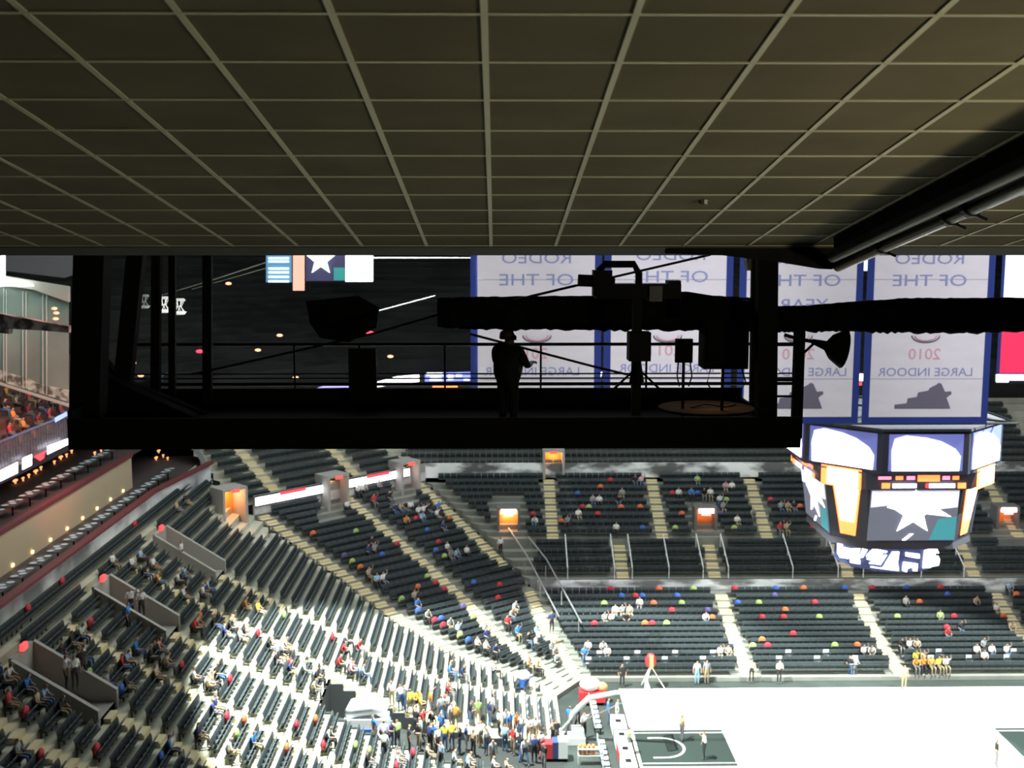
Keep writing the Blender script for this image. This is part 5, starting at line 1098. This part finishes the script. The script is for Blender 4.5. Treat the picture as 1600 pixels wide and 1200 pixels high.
# dark bulkhead at the ceiling's far edge
q = MB(); za = cp_(0, Y1c).z
q.prism([(-9.5, cp_(0, Y1c).y - .02, za + .5), (-9.5, cp_(0, Y1c).y - .02, za - .012), (-9.5, cp_(0, Y1c).y + .25, P(800, 399, Y=cp_(0, Y1c).y + .25).z), (-9.5, cp_(0, Y1c).y + .35, za + .5)], (21, 0, 0)); struct(q, 'beam', mat('bulkhead_brown', (.055, .045, .038), .8))
# pipe run along the right side
yc = lambda yp, x, down: cp_(x, yp, -down)
pr = empty('pipe_run', cp_(3.16, 8, -.2), label='glossy black pipe with clamps running under the ceiling at right', cat='pipe'); L1 = pr.location.copy()
def prp(mb, name, m, smooth=False): o = mb.build(name, m, pr, smooth=smooth); o.location = -L1; return o
q = MB(); q.tube([yc(2.0, 3.25, .20), yc(10.55, 3.25, .20)], .055, 14); prp(q, 'pipe', GLOSSB, True)
q = MB(); q.tube([yc(2.0, 3.12, .15), yc(10.3, 3.12, .15)], .05, 12); prp(q, 'upper_pipe', BLACKM, True)
q = MB(); A = [(3.04, .01), (3.04, .12), (3.08, .17), (3.20, .14), (3.22, .01)]
q.prism([yc(2.0, x, d) for x, d in A], yc(10.0, 0, 0) - yc(2.0, 0, 0)); prp(q, 'channel', DRAPE)
for yp in (4.9, 6.2, 7.55, 7.9, 9.3): 
    q = MB(); q.tube([yc(yp, 3.25, .19), yc(yp + .06, 3.25, .19)], .075, 14); q.tube([yc(yp + .03, 3.29, .25), yc(yp + .03, 3.36, .28)], .012, 6); q.tube([yc(yp + .03, 3.25, .16), yc(yp + .03, 3.25, .01)], .012, 6); prp(q, 'clamp', BLACKM)
# sagging cloth at the inner end of the pipe
slab('sagging_cloth', [(1040, 396), (1130, 399), (1220, 410), (1280, 420), (1300, 421), (1318, 408), (1330, 392), (1330, 380), (1200, 378), (1040, 384)], 10.75, DRAPE, 'black cloth sagging from the ceiling edge to the pipe end', 'cloth', .06)
# small white box hanging near the post
slab('hanging_box', [(1167, 401), (1183, 401), (1187, 422), (1170, 423)], 18.6, mat('pale_box', (.42, .40, .36), .7), 'small pale box hanging beside the thick black post', 'box', .25)

# warm dots and diners' lights of the left terraces
ORG = mat('candle_glow', (1, .45, .2), emit=1.6, ecol=(1, .38, .14))
for k, (x, y) in enumerate([(24, 752), (36, 748), (45, 743), (56, 737), (64, 731), (85, 722), (95, 715), (104, 711), (112, 705), (120, 690), (148, 708), (158, 703), (248, 705), (255, 712), (262, 716), (244, 716)]):
    p = P(x, y, z=15.27 if x < 200 else 12.87)
    q = MB(); q.ball((0, 0, .05), .13 if k % 3 else .2, sc_=(.6, 1.6, .45)); q.tube([(0, 0, -.15), (0, 0, .02)], .05, 6)
    tag(q.build('candle_lamp', ORG, None, p), 'glowing orange table lamp under the left ribbon display' if x < 200 else 'glowing orange lamp at the far end of the suite terrace', 'lamp', 'orange lamps under the left ribbon display' if x < 200 else 'orange lamps at the end of the suite terrace')
# red-lit crowd on the left upper deck
REDS = ['r', 'r', 'o', 'r', 't', 'o', 'k']
for r_ in range(9):
    x_ = XR - .8 - r_ * .9
    for k in range(22):
        y_ = 44 + k * 2.0 + (r_ % 3) * .7; pz = 17.85 + r_ * .5; px, py, d_ = proj((x_, y_, pz + 1))
        if not (0 < px < 112 and 590 < py < 700): continue
        c_ = random.choice(REDS); pn = PANTS[(k + r_) % 4]
        lab = f"seated person in {SHIRTS[c_][0]} top and {pn[0]}, {ORD[r_]} row of left upper deck"
        person(SITS[k % 3], (x_, y_, pz), R(90), c_, lab, 'upper deck spectators: ' + lab[17:], pn)
spot('red_deck_light', (XR + 14, 62, 40), (XR - 4, 66, 19), 30000, 34, .6, (1, .30, .18))
area('suite_light', (XL + 6, 62, 24), (XL - 3, 64, 14), 20, 3, 500, (1, .86, .72))
area('truss_light', (-30, 62, 34), (-37, 70, 26), 8, 2, 1100, (.85, 1, .92))
